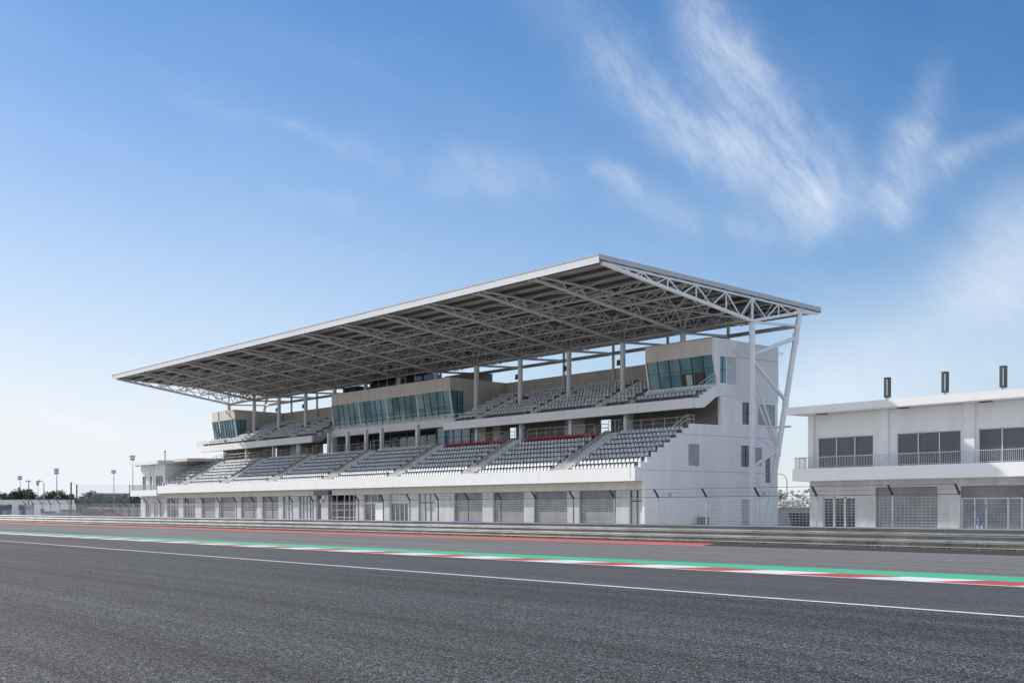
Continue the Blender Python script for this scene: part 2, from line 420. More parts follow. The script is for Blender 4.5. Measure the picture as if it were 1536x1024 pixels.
# dark shop fronts behind the central columns
for x0, x1 in ((-144.8, -139), (-138.4, -130.6), (-130, -121.5)):
    w = MB().box(x0, x1, 86.5, 86.55, 9.4, 11.9).build('shop_window', DKGLASS, gs)
    q = MB(); n = int((x1 - x0) / 1.8)
    for k in range(n + 1):
        xx = x0 + (x1 - x0) * k / n; q.box(xx - .05, xx + .05, 86.4, 86.5, 9.3, 11.9)
    q.box(x0, x1, 86.42, 86.5, 10.6, 10.68); q.build('frame', LOUV, w)
for x in (-84.9, -93.1, -101.3, -109.4, -121.6, -129.8, -133.6, -138.3, -143.3, -151.8, -159.6, -168.6, -176.4):
    q = MB()
    if x == -151.8: q.tube((x, 80.9, 9.3), (x, 80.9, 12.2), .38, 16)
    else: q.box(x - .21, x + .21, 80.7, 81.1, 9.3, 12.2)
    q.build('concourse_column', COLM, gs)

# --- upper tier: right, left; central slab
def upper_tier(x0, x1):
    poly = [(79.76, 11.06), (79.76, U_Z)]
    for r in range(U_N):
        y, z = row_upper(r); poly.append((y + U_D, z))
        if r < U_N - 1: poly.append((y + U_D, z + U_H))
    poly += [(90.72, poly[-1][1]), (90.72, 12.34), (83.0, 12.34), (82.3, 12.08), (81.6, 11.6), (80.8, 11.1)]
    MB().prism(poly, x0, x1).build('upper_terrace', STEP, gs)
    MB().box(x0, x1, 79.55, 79.75, 11.04, 11.94).build('upper_fascia', WHITE, gs)
upper_tier(-114.2, XR - .33)
upper_tier(XLU, -145.7)
MB().prism([(82.8, 11.9), (82.8, 12.7), (90.72, 12.7), (90.72, 12.34), (83.4, 12.34), (83.3, 11.9)], -145.68, -114.22).build('upper_terrace', STEP, gs)
q = MB(); q.box(-145.65, -114.25, 82.58, 82.78, 11.82, 12.74); q.build('upper_fascia', WHITE, gs)
q = MB()
for x in (-124.2, -133.0, -138.6, -141): q.box(x - .02, x + .02, 82.573, 82.59, 11.84, 12.72)
for x in (-81.9, -92.8, -101.6, -85.2): q.box(x - .02, x + .02, 79.543, 79.56, 11.06, 11.92)
q.build('expansion_joint', LOUV, gs)
MB().box(-145.6, -145.2, 82.55, 83.2, 9.3, 11.82).build('wall_pier', WHITE, gs)
# stair blocks at the open end of the left tier
for k in range(4):
    q = MB(); q.box(-145.69, -145.62, 80.6 + k * .9, 81.1 + k * .9, 12.35 + .34 * k, 12.42 + .34 * k); q.build('stair_nosing', WHITE, gs)

# --- press boxes
def slant(x0, x1, ya, za, yb, zb, t, m, off=0.):
    """thin slanted pane between (ya,za) bottom and (yb,zb) top"""
    m.add([(x0, ya - off, za), (x1, ya - off, za), (x1, yb - off, zb), (x0, yb - off, zb), (x0, ya - off + t, za), (x1, ya - off + t, za), (x1, yb - off + t, zb), (x0, yb - off + t, zb)],
          [(0, 1, 2, 3), (7, 6, 5, 4), (0, 4, 5, 1), (1, 5, 6, 2), (2, 6, 7, 3), (3, 7, 4, 0)])
def press_box(label, x0, x1, bays, zb, side, panes, open_pane=None):
    bx = MB(); Y0 = 82.2
    bx.box(x0, x1 - (0 if side else .33), Y0, Y0 + .22, 16.08, 17.62)                          # parapet band
    bx.box(x0 + .2, x1 - .35, Y0 + .23, 90.7, 17.0, 17.2)                                       # roof
    wl = [(82.75, 12.72), (82.75, zb), (Y0 + .22, 16.08), (Y0 + .22, 17.6), (90.7, 17.45), (90.7, 12.72)]
    bx.prism(wl, x0, x0 + .2)
    if side:                                                                                    # visible right cheek with a side window
        bx.prism([(84.2, 12.72), (84.2, 16.08), (Y0 + .22, 16.08), (Y0 + .22, 17.6), (90.7, 17.45), (90.7, 12.72)], x1 - .25, x1)
    bx.box(x0, x1 - (.26 if side else .34), 82.7, 82.98, 12.72, zb)                              # sill
    o = bx.build('press_box', BEIGE, gs); o['label'] = label
    for i, (a, c) in enumerate(bays):
        g = MB(); n = panes
        for k in range(n):
            e0, e1 = a + .03 + (c - a - .06) * k / n, a + .03 + (c - a - .06) * (k + 1) / n; tm_ = .45; ym = 82.72 - .47 * tm_; zm = zb + (16.08 - zb) * tm_
            slant(e0, e1, 82.72, zb + .005, ym, zm, .02, g); g.m[-6:] = [random.choice((0, 0, 0, 1, 2))] * 6
            slant(e0, e1, ym, zm, 82.25, 16.075, .02, g); g.m[-6:] = [random.choice((0, 0, 1, 2, 2))] * 6
        w = g.build('window', [TEAL, TEALD, TEALL], o)
        f = MB()
        for k in range(n + 1):
            xx = a + (c - a) * k / n; slant(xx - .045, xx + .045, 82.72, zb + .004, 82.25, 16.074, .07, f, .05)
        t = .56; yt = 82.72 + (82.25 - 82.72) * t; zt = zb + (16.08 - zb) * t
        f.box(a + .05, c - .05, yt - .03, yt + .02, zt - .02, zt + .02)
        # interior blinds and dark openings seen through the glass
        f.build('mullion', FRAME, o)
    for a, c in bays[1:]:
        p = MB(); slant(a - .09, a + .09, 82.72, zb, 82.25, 16.078, .1, p, .1); p.build('bay_post', WHITE, o)
    for a, c in ((x1 - .17, x1 + .004), (x0 - .004, x0 + .17)):
        p = MB(); slant(a, c, 82.72, zb, 82.25, 16.078, .12, p, .1); p.build('corner_post', WHITE, o)
    if side:
        MB().prism([(82.8, zb), (84.18, zb), (84.18, 16.07), (82.34, 16.07)], x1 - .14, x1 - .12).build('window', TEAL, o)
        f = MB()
        for y in (83.3, 84.1): f.box(x1 - .12, x1 - .07, y - .04, y + .04, zb + .01, 16.07)
        f.box(x1 - .12, x1 - .07, 82.75, 84.15, 14.6, 14.66); f.build('mullion', FRAME, o)
    return o
b4 = [(-144.75, -137.8), (-137.8, -131.0), (-131.0, -123.9), (-123.9, -116.75)]
press_box('wide central press box with teal slanted windows', -144.9, -116.6, b4, 12.95, True, 5)
pr = press_box('right hand press box with an open window pane', -83.6, XR, [(-83.45, XR - .12)], 13.45, False, 6)
q = MB(); slant(-79.0, -77.55, 82.72, 13.5, 82.5, 14.75, .01, q, .012); slant(-77.45, -76.05, 82.72, 13.5, 82.5, 14.75, .01, q, .012); q.build('open_pane', DARKIN, pr)
q = MB(); slant(-78.5, -77.75, 82.72, 13.52, 82.52, 14.5, .01, q, .024); q.build('poster', PANELG, pr)
MB().box(-83.6, XR - .34, 82.4, 82.69, 12.7, 13.42).build('sill', WHITE, pr)
press_box('left hand press box standing in the sun', XLU, -175.6, [(XLU + .1, -175.75)], 13.2, True, 9)

# rooftop control rooms on the central box
rr = MB().box(-139.6, -128.6, 85.2, 89.0, 17.2, 19.45).build('rooftop_room', DKGLASS, gs)
q = MB()
for k in range(5):
    x0 = -139.5 + k * 2.2; q.box(x0 + .05, x0 + 2.12, 85.15, 85.2, 17.3, 19.3)
q.build('window', NAVY, rr)
q = MB()
for k in range(6): q.box(-139.6 + k * 2.2 - .05, -139.6 + k * 2.2 + .05, 85.08, 85.18, 17.2, 19.45)
q.build('mullion', ALU, rr)
rr = MB().box(-147, -143.2, 85.2, 88, 17.2, 18.9).build('rooftop_room', DKGLASS, gs)
q = MB()
for k in range(3): q.box(-146.9 + k * 1.25, -145.75 + k * 1.25, 85.14, 85.2, 17.3, 18.8)
q.build('window', NAVY, rr)
MB().box(-124.5, -118.5, 87, 90, 17.25, 18.7).build('plant_room', CONCW, gs)

# --- balustrades on the upper tier and handrails
def balustrade(x0, x1, y, z, h=.85, step=1.5, name='balustrade'):
    q = MB(); n = max(1, int(abs(x1 - x0) / step))
    for k in range(n + 1):
        x = x0 + (x1 - x0) * k / n; q.box(x - .025, x + .025, y - .02, y + .02, z, z + h)
    q.box(min(x0, x1), max(x0, x1), y - .025, y + .025, z + h, z + h + .045)
    q.box(min(x0, x1), max(x0, x1), y - .012, y + .012, z + h * .5, z + h * .5 + .025)
    return q.build(name, RAIL, gs)
balustrade(-116.4, -145.2, 82.62, 12.74, .95, 1.7)
for a, c in ((-114.0, -107.0), (-99.2, -97.2), (-89.4, -86.6), (-84.6, -82.8)): balustrade(a, c, 79.66, 11.94, .8, .9)
for a, c in ((-175.5, -173.5), (-184.1, -181.0), (-164, -162), (-152.6, -150.6)): balustrade(a, c, 79.66, 11.94, .8, .9)
GL = bpy.data.materials.new('clear_glass'); GL.use_nodes = True
nt = GL.node_tree; bs = nt.nodes['Principled BSDF']; bs.inputs['Base Color'].default_value = (.75, .85, .88, 1); bs.inputs['Roughness'].default_value = .03; bs.inputs['Alpha'].default_value = .28
q = MB(); q.box(-116.5, -145.1, 82.66, 82.675, 12.8, 13.6); q.build('glass_screen', GL, gs)
for a, c in ((-88.5, -87.3), (-98.7, -97.5), (-108.5, -107.3), (-152.7, -151.5), (-163.7, -162.4)):
    q = MB()
    for k in range(U_N * 2 - 1):
        y = U_Y + U_D * k / 2; z = U_Z + U_H * k / 2 + .03
        q.box(a + .05, c - .05, y + .03, y + U_D, z - .2, z + U_H / 2)
    q.build('stair', STAIR, gs)
# concourse back rails above last row
q = MB(); y = 79.5
for x0, x1 in ((-84.5, -75.2), (-98.5, -88), (-113, -102.5), (-128, -117), (-143, -132), (-158, -147), (-172.5, -162)):
    n = int((x1 - x0) / 1.4)
    for k in range(n + 1): xx = x0 + (x1 - x0) * k / n; q.tube((xx, y, 9.3), (xx, y, 10.3), .022, 6)
    q.tube((x0, y, 10.3), (x1, y, 10.3), .025, 6); q.tube((x0, y, 9.85), (x1, y, 9.85), .018, 6)
q.build('concourse_rail', RAIL, gs)
# sloped double handrail on the right end parapet
def slope_rail(x, y0, z0, y1, z1, parent=gs, n=8, h=.95, tail=.9):
    q = MB()
    for dz in (h, h * .6):
        q.path([(x, y0, z0 + dz), (x, y1, z1 + dz), (x, y1 + tail, z1 + dz)], .036, 6)
    for k in range(n + 1):
        t = k / n; yy = y0 + (y1 - y0) * t; zz = z0 + (z1 - z0) * t
        q.tube((x, yy, zz - .1), (x, yy, zz + h), .022, 6)
    q.tube((x, y1 + tail, z1), (x, y1 + tail, z1 + h), .022, 6)
    return q.build('handrail', RAIL, parent)
slope_rail(XR - .42, 73.2, 5.85, 79.0, 9.45)
slope_rail(XR - .15, 80.3, 12.3, 82.1, 13.3, n=4, tail=.3)
slope_rail(XL + .25, 72.8, 5.35, 79.0, 9.0)
q = MB()
for k in range(6): q.tube((-183.5 + k * .8, 79.3, 9.3), (-183.5 + k * .8, 79.3, 10.3), .02, 6)
for z in (9.7, 10.3): q.tube((-183.5, 79.3, z), (-179.5, 79.3, z), .022, 6)
q.build('balustrade', RAIL, gs)

# --- aisles of the lower terrace
AISLES = [(-86.7, -84.0), (-101.5, -98.7), (-115.9, -113.1), (-131.0, -128.0), (-146.0, -143.2), (-160.7, -157.8), (-175.4, -172.5)]
for a, c in AISLES:
    q = MB()
    for k in range(R_N * 2):
        y = R_Y + R_D * k / 2; z = R_Z + R_H * k / 2 + .03
        q.box(a + .1, c - .1, y + .03, y + R_D, z - .25, z + R_H / 2)
    q.build('stair', STAIR, gs)
    q = MB(); q.prism([(74.2, 6.3), (74.2, 6.75), (78.9, 9.5), (79.6, 9.5), (79.6, 9.2), (74.4, 6.3)], a + .9, a + 1.0)
    q.build('aisle_wall', CONC, gs)
    slope_rail(a + .35, 72.7, 5.5, 78.9, 9.25)
    q = MB()
    for xx in (a + .9, a + 1.8): q.tube((xx, 79.4, 9.3), (xx, 79.4, 10.5), .03, 6)
    q.tube((a + .9, 79.4, 10.5), (c, 79.4, 10.5), .03, 6); q.build('gate_rail', RAIL, gs)

# --- garage front under the lower tier
GD = [(-83.2, -78.2), (-89.85, -84.9), (-96.4, -91.4), (-103.2, -98.2), (-148.0, -143.3), (-154.5, -149.6), (-161.3, -156.4), (-167.8, -163.0)]
GW = [(-76.5, -74.95), (-110.0, -106.8), (-115.9, -112.1), (-121.6, -117.3), (-129.6, -123.4), (-137.6, -134.0), (-142.0, -139.4), (-174.6, -170.2), (-181.0, -176.4)]
ops = sorted(GD + GW)
MB().box(XL + .3, XR - .33, 73.3, 73.6, 3.56, 4.355).build('garage_lintel', BEIGE, gs)
edges = [XL + .3] + [v for o_ in ops for v in o_] + [XR - .33]
for a, c in zip(edges[0::2], edges[1::2]):
    if c - a > .02:
        q = MB(); q.box(a, c, 73.27, 73.62, 0, 3.555)
        q.build('garage_pier', PIER, gs)
        if c - a > 1:
            for z in (1.18, 2.36):
                q = MB(); q.box(a + .01, c - .01, 73.264, 73.28, z - .012, z + .012); q.build('panel_joint', LOUV, gs)
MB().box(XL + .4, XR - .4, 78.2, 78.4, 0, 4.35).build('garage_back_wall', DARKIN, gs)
for a, c in GD:
    d = MB().box(a, c, 73.5, 73.56, 0, 3.55).build('roller_door', ROLL, gs)
    q = MB()
    q.box(a, a + .1, 73.42, 73.5, 0, 3.55); q.build('guide_rail', ROLL, d)
    MB().box(c - .1, c, 73.42, 73.5, 0, 3.55).build('guide_rail', ROLL, d)
    MB().box(a + .11, c - .11, 73.46, 73.5, .02, .14).build('bottom_bar', DARKM, d)
def glazed(a, c, gm, n, trans=None, fm=ALU):
    d = MB().box(a, c, 73.52, 73.55, 0, 3.55).build('glazed_door', gm, gs)
    q = MB()
    for k in range(n + 1): xx = a + (c - a) * k / n; q.box(max(a, xx - .05), min(c, xx + .05), 73.44, 73.52, 0, 3.55)
    q.box(a, c, 73.45, 73.52, 2.55, 2.65); q.build('frame', fm, d)
    if trans: MB().box(a + .06, c - .06, 73.47, 73.51, 2.68, 3.5).build('transom', trans, d)
glazed(*GW[0], PANELG, 2, None, FRAME); glazed(*GW[1], PANELG, 3, PANELG, FRAME); glazed(*GW[2], DKGLASS, 4, PANELG); glazed(*GW[3], DKGLASS, 3, None)
glazed(*GW[5], PANELG, 4, None, FRAME); glazed(*GW[6], PANELG, 2, None, FRAME); glazed(*GW[7], DKGLASS, 4); glazed(*GW[8], DKGLASS, 4)
q = MB(); q.box(-119.2, -117.4, 73.4, 73.5, 0, 2.6); q.build('white_panel', WHITE, gs)
q = MB()
for x in (-129.5, -128.2, -126.4, -125.2, -124.2, -123.5): q.box(x - .05, x + .05, 73.45, 73.55, 0, 3.55)
for z in (.9, 1.8, 2.55): q.box(-129.55, -123.45, 73.47, 73.53, z - .03, z + .03)
q.build('entrance_frame', ALU, gs)

before_roof = set(gs.children)
# --- ROOF
rf_top = lambda y: 22.12 - (y - 64.0) * .0478
DK = .12
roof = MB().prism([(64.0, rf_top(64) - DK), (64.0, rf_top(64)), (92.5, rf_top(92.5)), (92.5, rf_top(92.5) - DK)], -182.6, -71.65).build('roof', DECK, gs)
q = MB(); q.box(-182.6, -71.65, 63.9, 63.995, 21.46, 22.06); q.build('edge_fascia', EDGE, roof)
q = MB(); q.box(-182.65, -71.6, 63.86, 64.1, 22.062, 22.15)
for x0 in (-182.67, -71.645):
    q.prism([(63.87, 21.95), (63.87, 22.16), (92.5, rf_top(92.5) + .04), (92.5, rf_top(92.5) - .38), (63.87, 21.74)], x0, x0 + .05)
q.build('roof_trim', DARKM if False else LOUV, roof)
MB().box(-182.6, -71.65, 92.5, 92.62, 20.3, rf_top(92.5)).build('gutter', LOUV, roof)
q = MB(); yy = 64.9
while yy < 92.3:
    zt = rf_top(yy) - DK - .003
    q.box(-182.5, -71.75, yy - .06, yy + .06, zt - .29, zt - .0); q.box(-182.5, -71.75, yy - .15, yy + .15, zt - .32, zt - .28)
    yy += 2.05
q.build('purlin', PURL, roof)
TOPY = [64.9, 66.9, 68.85, 71.95, 75.45, 79.3, 82.8, 86.5, 89.6, 92.0]
BOTY = [68.0, 70.4, 73.65, 77.4, 81.2, 84.7, 88.2]
ztop = lambda y: rf_top(y) - DK - .30 - .12
def zbot(y):
    if y <= 82.8: return 21.45 + (18.6 - 21.45) * (y - 64.5) / (82.8 - 64.5)
    return 18.6 + (20.05 - 18.6) * (y - 82.8) / (89.6 - 82.8)
TRX = [-71.8] + [-80.4 - 8.38 * k for k in range(12)] + [-181.8]
def truss(x, end):
    q = MB(); offs = (0.,) if end else (-.8, .8)
    q.tube((x, 64.3, 21.5), (x, 82.8, zbot(82.8)), .17, 10); q.tube((x, 82.8, zbot(82.8)), (x, 89.6, zbot(89.6)), .15, 10)
    q.tube((x, 89.6, zbot(89.6)), (x, 92.2, ztop(92.2)), .13, 10)
    for o_ in offs:
        q.tube((x + o_, 64.3, ztop(64.3)), (x + o_, 92.3, ztop(92.3)), .115, 8)
        tops = TOPY[2:]
        for i, yb in enumerate(BOTY):
            ya, yc = TOPY[i + 1], TOPY[i + 2]
            if i == 0: ya = 66.9
            q.tube((x + o_, ya, ztop(ya)), (x, yb, zbot(yb)), .07, 6); q.tube((x + o_, yc, ztop(yc)), (x, yb, zbot(yb)), .07, 6)
        for yt in TOPY[2:9]:
            if end or yt == 82.8: q.tube((x + o_, yt, ztop(yt)), (x, yt, zbot(yt)), .07 if yt != 82.8 else .13, 8)
    if not end:
        for y_ in (68.85, 71.95, 75.45, 79.3, 86.5):
            for sx in (-4.1, 4.1): q.tube((x, y_, zbot(y_)), (x + sx, y_, ztop(y_)), .05, 6)
        for yt in TOPY[1:]: q.tube((x - .8, yt, ztop(yt)), (x + .8, yt, ztop(yt)), .06, 6)
    return q.build('roof_truss', STEEL if not end else COLM, gs)
for i, x in enumerate(TRX): truss(x, i in (0, len(TRX) - 1))
def tie(y, zb, zt, r=.1, n=3):
    q = MB(); q.tube((TRX[0], y, zb), (TRX[-1], y, zb), r, 8); q.tube((TRX[0], y, zt), (TRX[-1], y, zt), r * .9, 8)
    for a, c in zip(TRX[:-1], TRX[1:]):
        for k in range(n):
            x0 = a + (c - a) * k / n; x1 = a + (c - a) * (k + 1) / n; xm = (x0 + x1) / 2
            q.tube((x0, y, zt), (xm, y, zb), .055, 6); q.tube((xm, y, zb), (x1, y, zt), .055, 6)
    return q.build('tie_truss', STEEL, gs)
tie(82.8, 18.75, ztop(82.8) - .15); tie(77.4, 19.6, ztop(77.4) - .15, .08); tie(71.0, 20.55, ztop(71) - .12, .07, 4); tie(88.4, 19.7, ztop(88.4) - .1, .08); tie(80.0, 19.15, ztop(80) - .15, .07, 4); tie(74.2, 20.1, ztop(74.2) - .12, .07, 4); tie(85.6, 19.2, ztop(85.6) - .12, .07, 4)
q = MB()                                                                     # plan bracing under the deck
for a, c in zip(TRX[:-1], TRX[1:]):
    q.tube((a, 82.8, 18.75), ((a + c) / 2, 77.4, 19.6), .05, 6); q.tube(((a + c) / 2, 77.4, 19.6), (c, 82.8, 18.75), .05, 6)
    q.tube((a, 82.8, 18.75), (c, 88.4, 19.7), .05, 6)
    q.tube(((a + c) / 2, 77.4, 19.6), (a, 71.0, 20.55), .045, 6); q.tube(((a + c) / 2, 77.4, 19.6), (c, 71.0, 20.55), .045, 6)
q.build('plan_bracing', STEEL, gs)
# columns
for i, x in enumerate(TRX):
    base = -.35 if i == 0 else (17.0 if i == 1 else 12.8)
    if i == len(TRX) - 1: base = 17.0
    if -146 < x < -117: base = 17.1
    q = MB(); q.tube((x, 82.8, base), (x, 82.8, 18.42), .275, 20); q.tube((x, 82.8, 18.42), (x, 82.8, 18.75), .16, 12)
    q.tube((x, 82.8, 18.36), (x, 82.8, 18.42), .33, 20); q.build('column', COLM, gs)
    if i == 0: a, bz = Vector((x, 84.75, 0)), None
    top = Vector((x, 89.62, 20.15)); bot = Vector((x, 84.67, -.35))
    if i: bot = bot + (top - bot) * (.72 if not (-146 < x < -117) else .86)
    q = MB()
    if i in (0, len(TRX) - 1): q.tube(bot, top, .255, 16)
    else: q.tube((x, 89.3, 14.9), (x, 89.3, 20.1), .17, 12)
    q.build('raked_column' if i in (0, len(TRX) - 1) else 'rear_post', COLM, gs)
    def rk(z): t = z / 20.15; return Vector((x, 84.75 + 4.87 * t, z))
    q = MB(); q.tube((x, 82.8, 18.5), rk(18.75), .12, 8)
    if i == 0:
        q.tube((x, 83.0, 15.6), rk(17.6), .19, 12); q.tube((x, 83.0, 14.9), rk(11.6), .19, 12)
        q.tube((x - .18, 83.0, 12.5), rk(7.0) - Vector((.12, 0, 0)), .09, 8); q.tube((x + .18, 83.0, 13.4), rk(7.0) + Vector((.12, 0, 0)), .09, 8)
        q.tube((x, 83.0, 5.45), rk(6.95), .16, 10); q.tube((x, 83.0, 4.8), rk(1.6), .03, 6); q.tube((x, 83.1, 8.2), rk(6.9), .05, 6)
        for z in (17.6, 11.6, 7.0): q.tube(rk(z) - Vector((0, .1, .55)), rk(z) + Vector((0, .02, .4)), .3, 12)
        q.box(x - .3, XR, 83.5, 83.7, 16.0, 16.2); q.box(x - .2, XR, 88.4, 88.6, 9.2, 9.36)
        q.box(x - .45, x + .45, 84.3, 85.2, -.35, 0)
    q.build('brace', COLM, gs)
MB().tube((TRX[0], 89.3, 18.75), (TRX[-1], 89.3, 18.75), .2, 12).build('tie_beam', STEEL, gs)

for o in gs.children:                                                        # the roof frame sits a little back and above the drawing datum
    if o not in before_roof: o.location = (0, 1.3, .35)
# ------------------------------------------------------------------ seats
SEATG = mat('grey_seat_plastic', (.58, .61, .635), .45, var=.16, ns=1.6, world=True)
SEATL = mat('seat_bracket', (.26, .27, .28), .6, var=.1, ns=2.)
SEATR = mat('red_seat_plastic', (.30, .018, .022), .45, var=.18, ns=1.6, world=True)
def seat_geo():
    """bucket seat facing -Y, origin on the tread under the seat"""
    q = MB(); w = .225
    def shell(pts, wid, t):
        n = len(pts); vs = []
        for i, (y, z) in enumerate(pts):
            k = wid[i]
            vs += [(-k, y - .03, z + .015), (-k * .55, y, z), (k * .55, y, z), (k, y - .03, z + .015)]
        vs2 = [(x, y + .0 + t * .8, z - t) for x, y, z in vs]
        m_ = len(vs); fs = []
        for i in range(n - 1):
            for j in range(3):
                a = i * 4 + j; fs.append((a, a + 1, a + 5, a + 4)); fs.append((m_ + a + 4, m_ + a + 5, m_ + a + 1, m_ + a))
        for i in range(n - 1):
            for j in (0, 3): a = i * 4 + j; fs.append((a, a + 4, m_ + a + 4, m_ + a))
        for i in (0, n - 1):
            for j in range(3): a = i * 4 + j; fs.append((a, m_ + a, m_ + a + 1, a + 1))
        q.add(vs + vs2, fs, 0)
    shell([(-.20, .36), (-.17, .39), (.02, .37), (.15, .40), (.20, .50), (.24, .64), (.25, .72)], [.17, .205, .205, .21, .21, .19, .13], .025)
    q.box(-.15, -.11, -.1, .16, .0, .36, 1); q.box(.11, .15, -.1, .16, .0, .36, 1)
    return q
SG = seat_geo()
proto = SG.build('stadium_seat', [SEATG, SEATL]); protor = proto.data.copy(); protor.materials.clear(); protor.materials.append(SEATR); protor.materials.append(SEATL)
seats = []                                                          # (x, y, z, red, zone)
def fill(x0, x1, rows, rowf, off, zone, redrow=None):
    n = int((x1 - x0 - .1) / .52)
    for r in rows:
        y, z = rowf(r)
        for k in range(n):
            x = x0 + (x1 - x0) / 2 + (k - (n - 1) / 2) * .52
            seats.append((x, y + off, z, redrow == r, zone))
cuts = [XR - .8] + [v for a, c in AISLES for v in (c, a)] + [XL + .5]
for i in range(0, len(cuts), 2):
    fill(cuts[i + 1], cuts[i], range(R_N), row_lower, .50, 'low%d' % (i // 2), R_N - 1 if i // 2 in (1, 2) else None)
fill(-83.4, -75.4, (0, 1), row_upper, .58, 'upend')
for a, c in ((-87.2, -84.4), (-97.4, -88.6), (-107.2, -98.8), (-113.2, -108.6)): fill(a, c, range(U_N), row_upper, .58, 'up')
for a, c in ((-151.4, -146.5), (-162.3, -152.8), (-175.4, -163.8)): fill(a, c, range(U_N), row_upper, .58, 'upl')
fill(-183.6, -176.2, (0, 1), row_upper, .58, 'upl')
colpos = [x for x in TRX]
seats = [s for s in seats if not (s[2] > 11 and abs(s[1] - 84.1) < .6 and min(abs(s[0] - x) for x in colpos) < .5)]
LAB = {'low0': ('pale grey seat on the lower terrace between the right end wall and first aisle', 'grey seats of the lower block by the end wall'),
       'low1': ('pale grey seat below the right hand red row, between the two nearest aisles', 'grey seats of the second lower block'),
       'upend': ('pale grey seat in the two short rows under the right press box', 'grey seats under the right press box'),
       'up': ('pale grey seat in the near rows of the right hand upper tier', 'grey seats of the right upper tier')}
LABR = {'low1': ('dark red bucket seat in the back row between the two right hand aisles', 'red seats of the right back row'),
        'low2': ('dark red bucket seat in the back row left of the second aisle from the right', 'red seats of the left back row')}
dist = lambda s: (s[0] ** 2 + s[1] ** 2 + (s[2] - 1.9) ** 2) ** .5
red = [s for s in seats if s[3]]
grey = sorted([s for s in seats if not s[3]], key=dist)
near = [s for s in grey if s[4] in LAB][:300 - len(red)]
ns = set(near); rest = [s for s in grey if s not in ns]
first = True
for s in near + red:
    if first: o = proto; first = False
    else:
        o = proto.copy(); COL.objects.link(o)
    if s[3]: o.data = protor; o.name = 'stadium_seat'
    o.location = (s[0], s[1], s[2])
    l, g = (LABR if s[3] else LAB)[s[4]]; tag(o, l, 'seat', g)
b = MB()
nf = len(SG.f) - 12
for s in rest:
    w_ = [(v[0] + s[0], v[1] + s[1], v[2] + s[2]) for v in SG.v]
    b.add(w_, SG.f[:nf], 0); b.add(w_, SG.f[nf:], 1)
tag(b.build('stadium_seats', [SEATG, SEATL], fix=False), 'remaining rows of grey bucket seats filling both tiers toward the far end', 'seats', None, 'stuff')

# ------------------------------------------------------------------ loudspeakers on columns
for x, z in ((-88.78, 16.5), (-97.16, 16.7), (-105.54, 16.5), (-155.82, 16.6), (-164.2, 16.6)):
    t = thing('loudspeaker', (x - .42, 84.05, z), 'black loudspeaker on a round roof column above the upper tier seats', 'loudspeaker', 'loudspeakers on the roof columns')
    MB().prism([(83.8, z), (83.85, z + .6), (84.2, z + .6), (84.2, z + .1)], x - .62, x - .3).build('cabinet', DARKM, t)
    MB().box(x - .3, x - .26, 84.0, 84.1, z + .2, z + .4).build('bracket', GALVD, t)

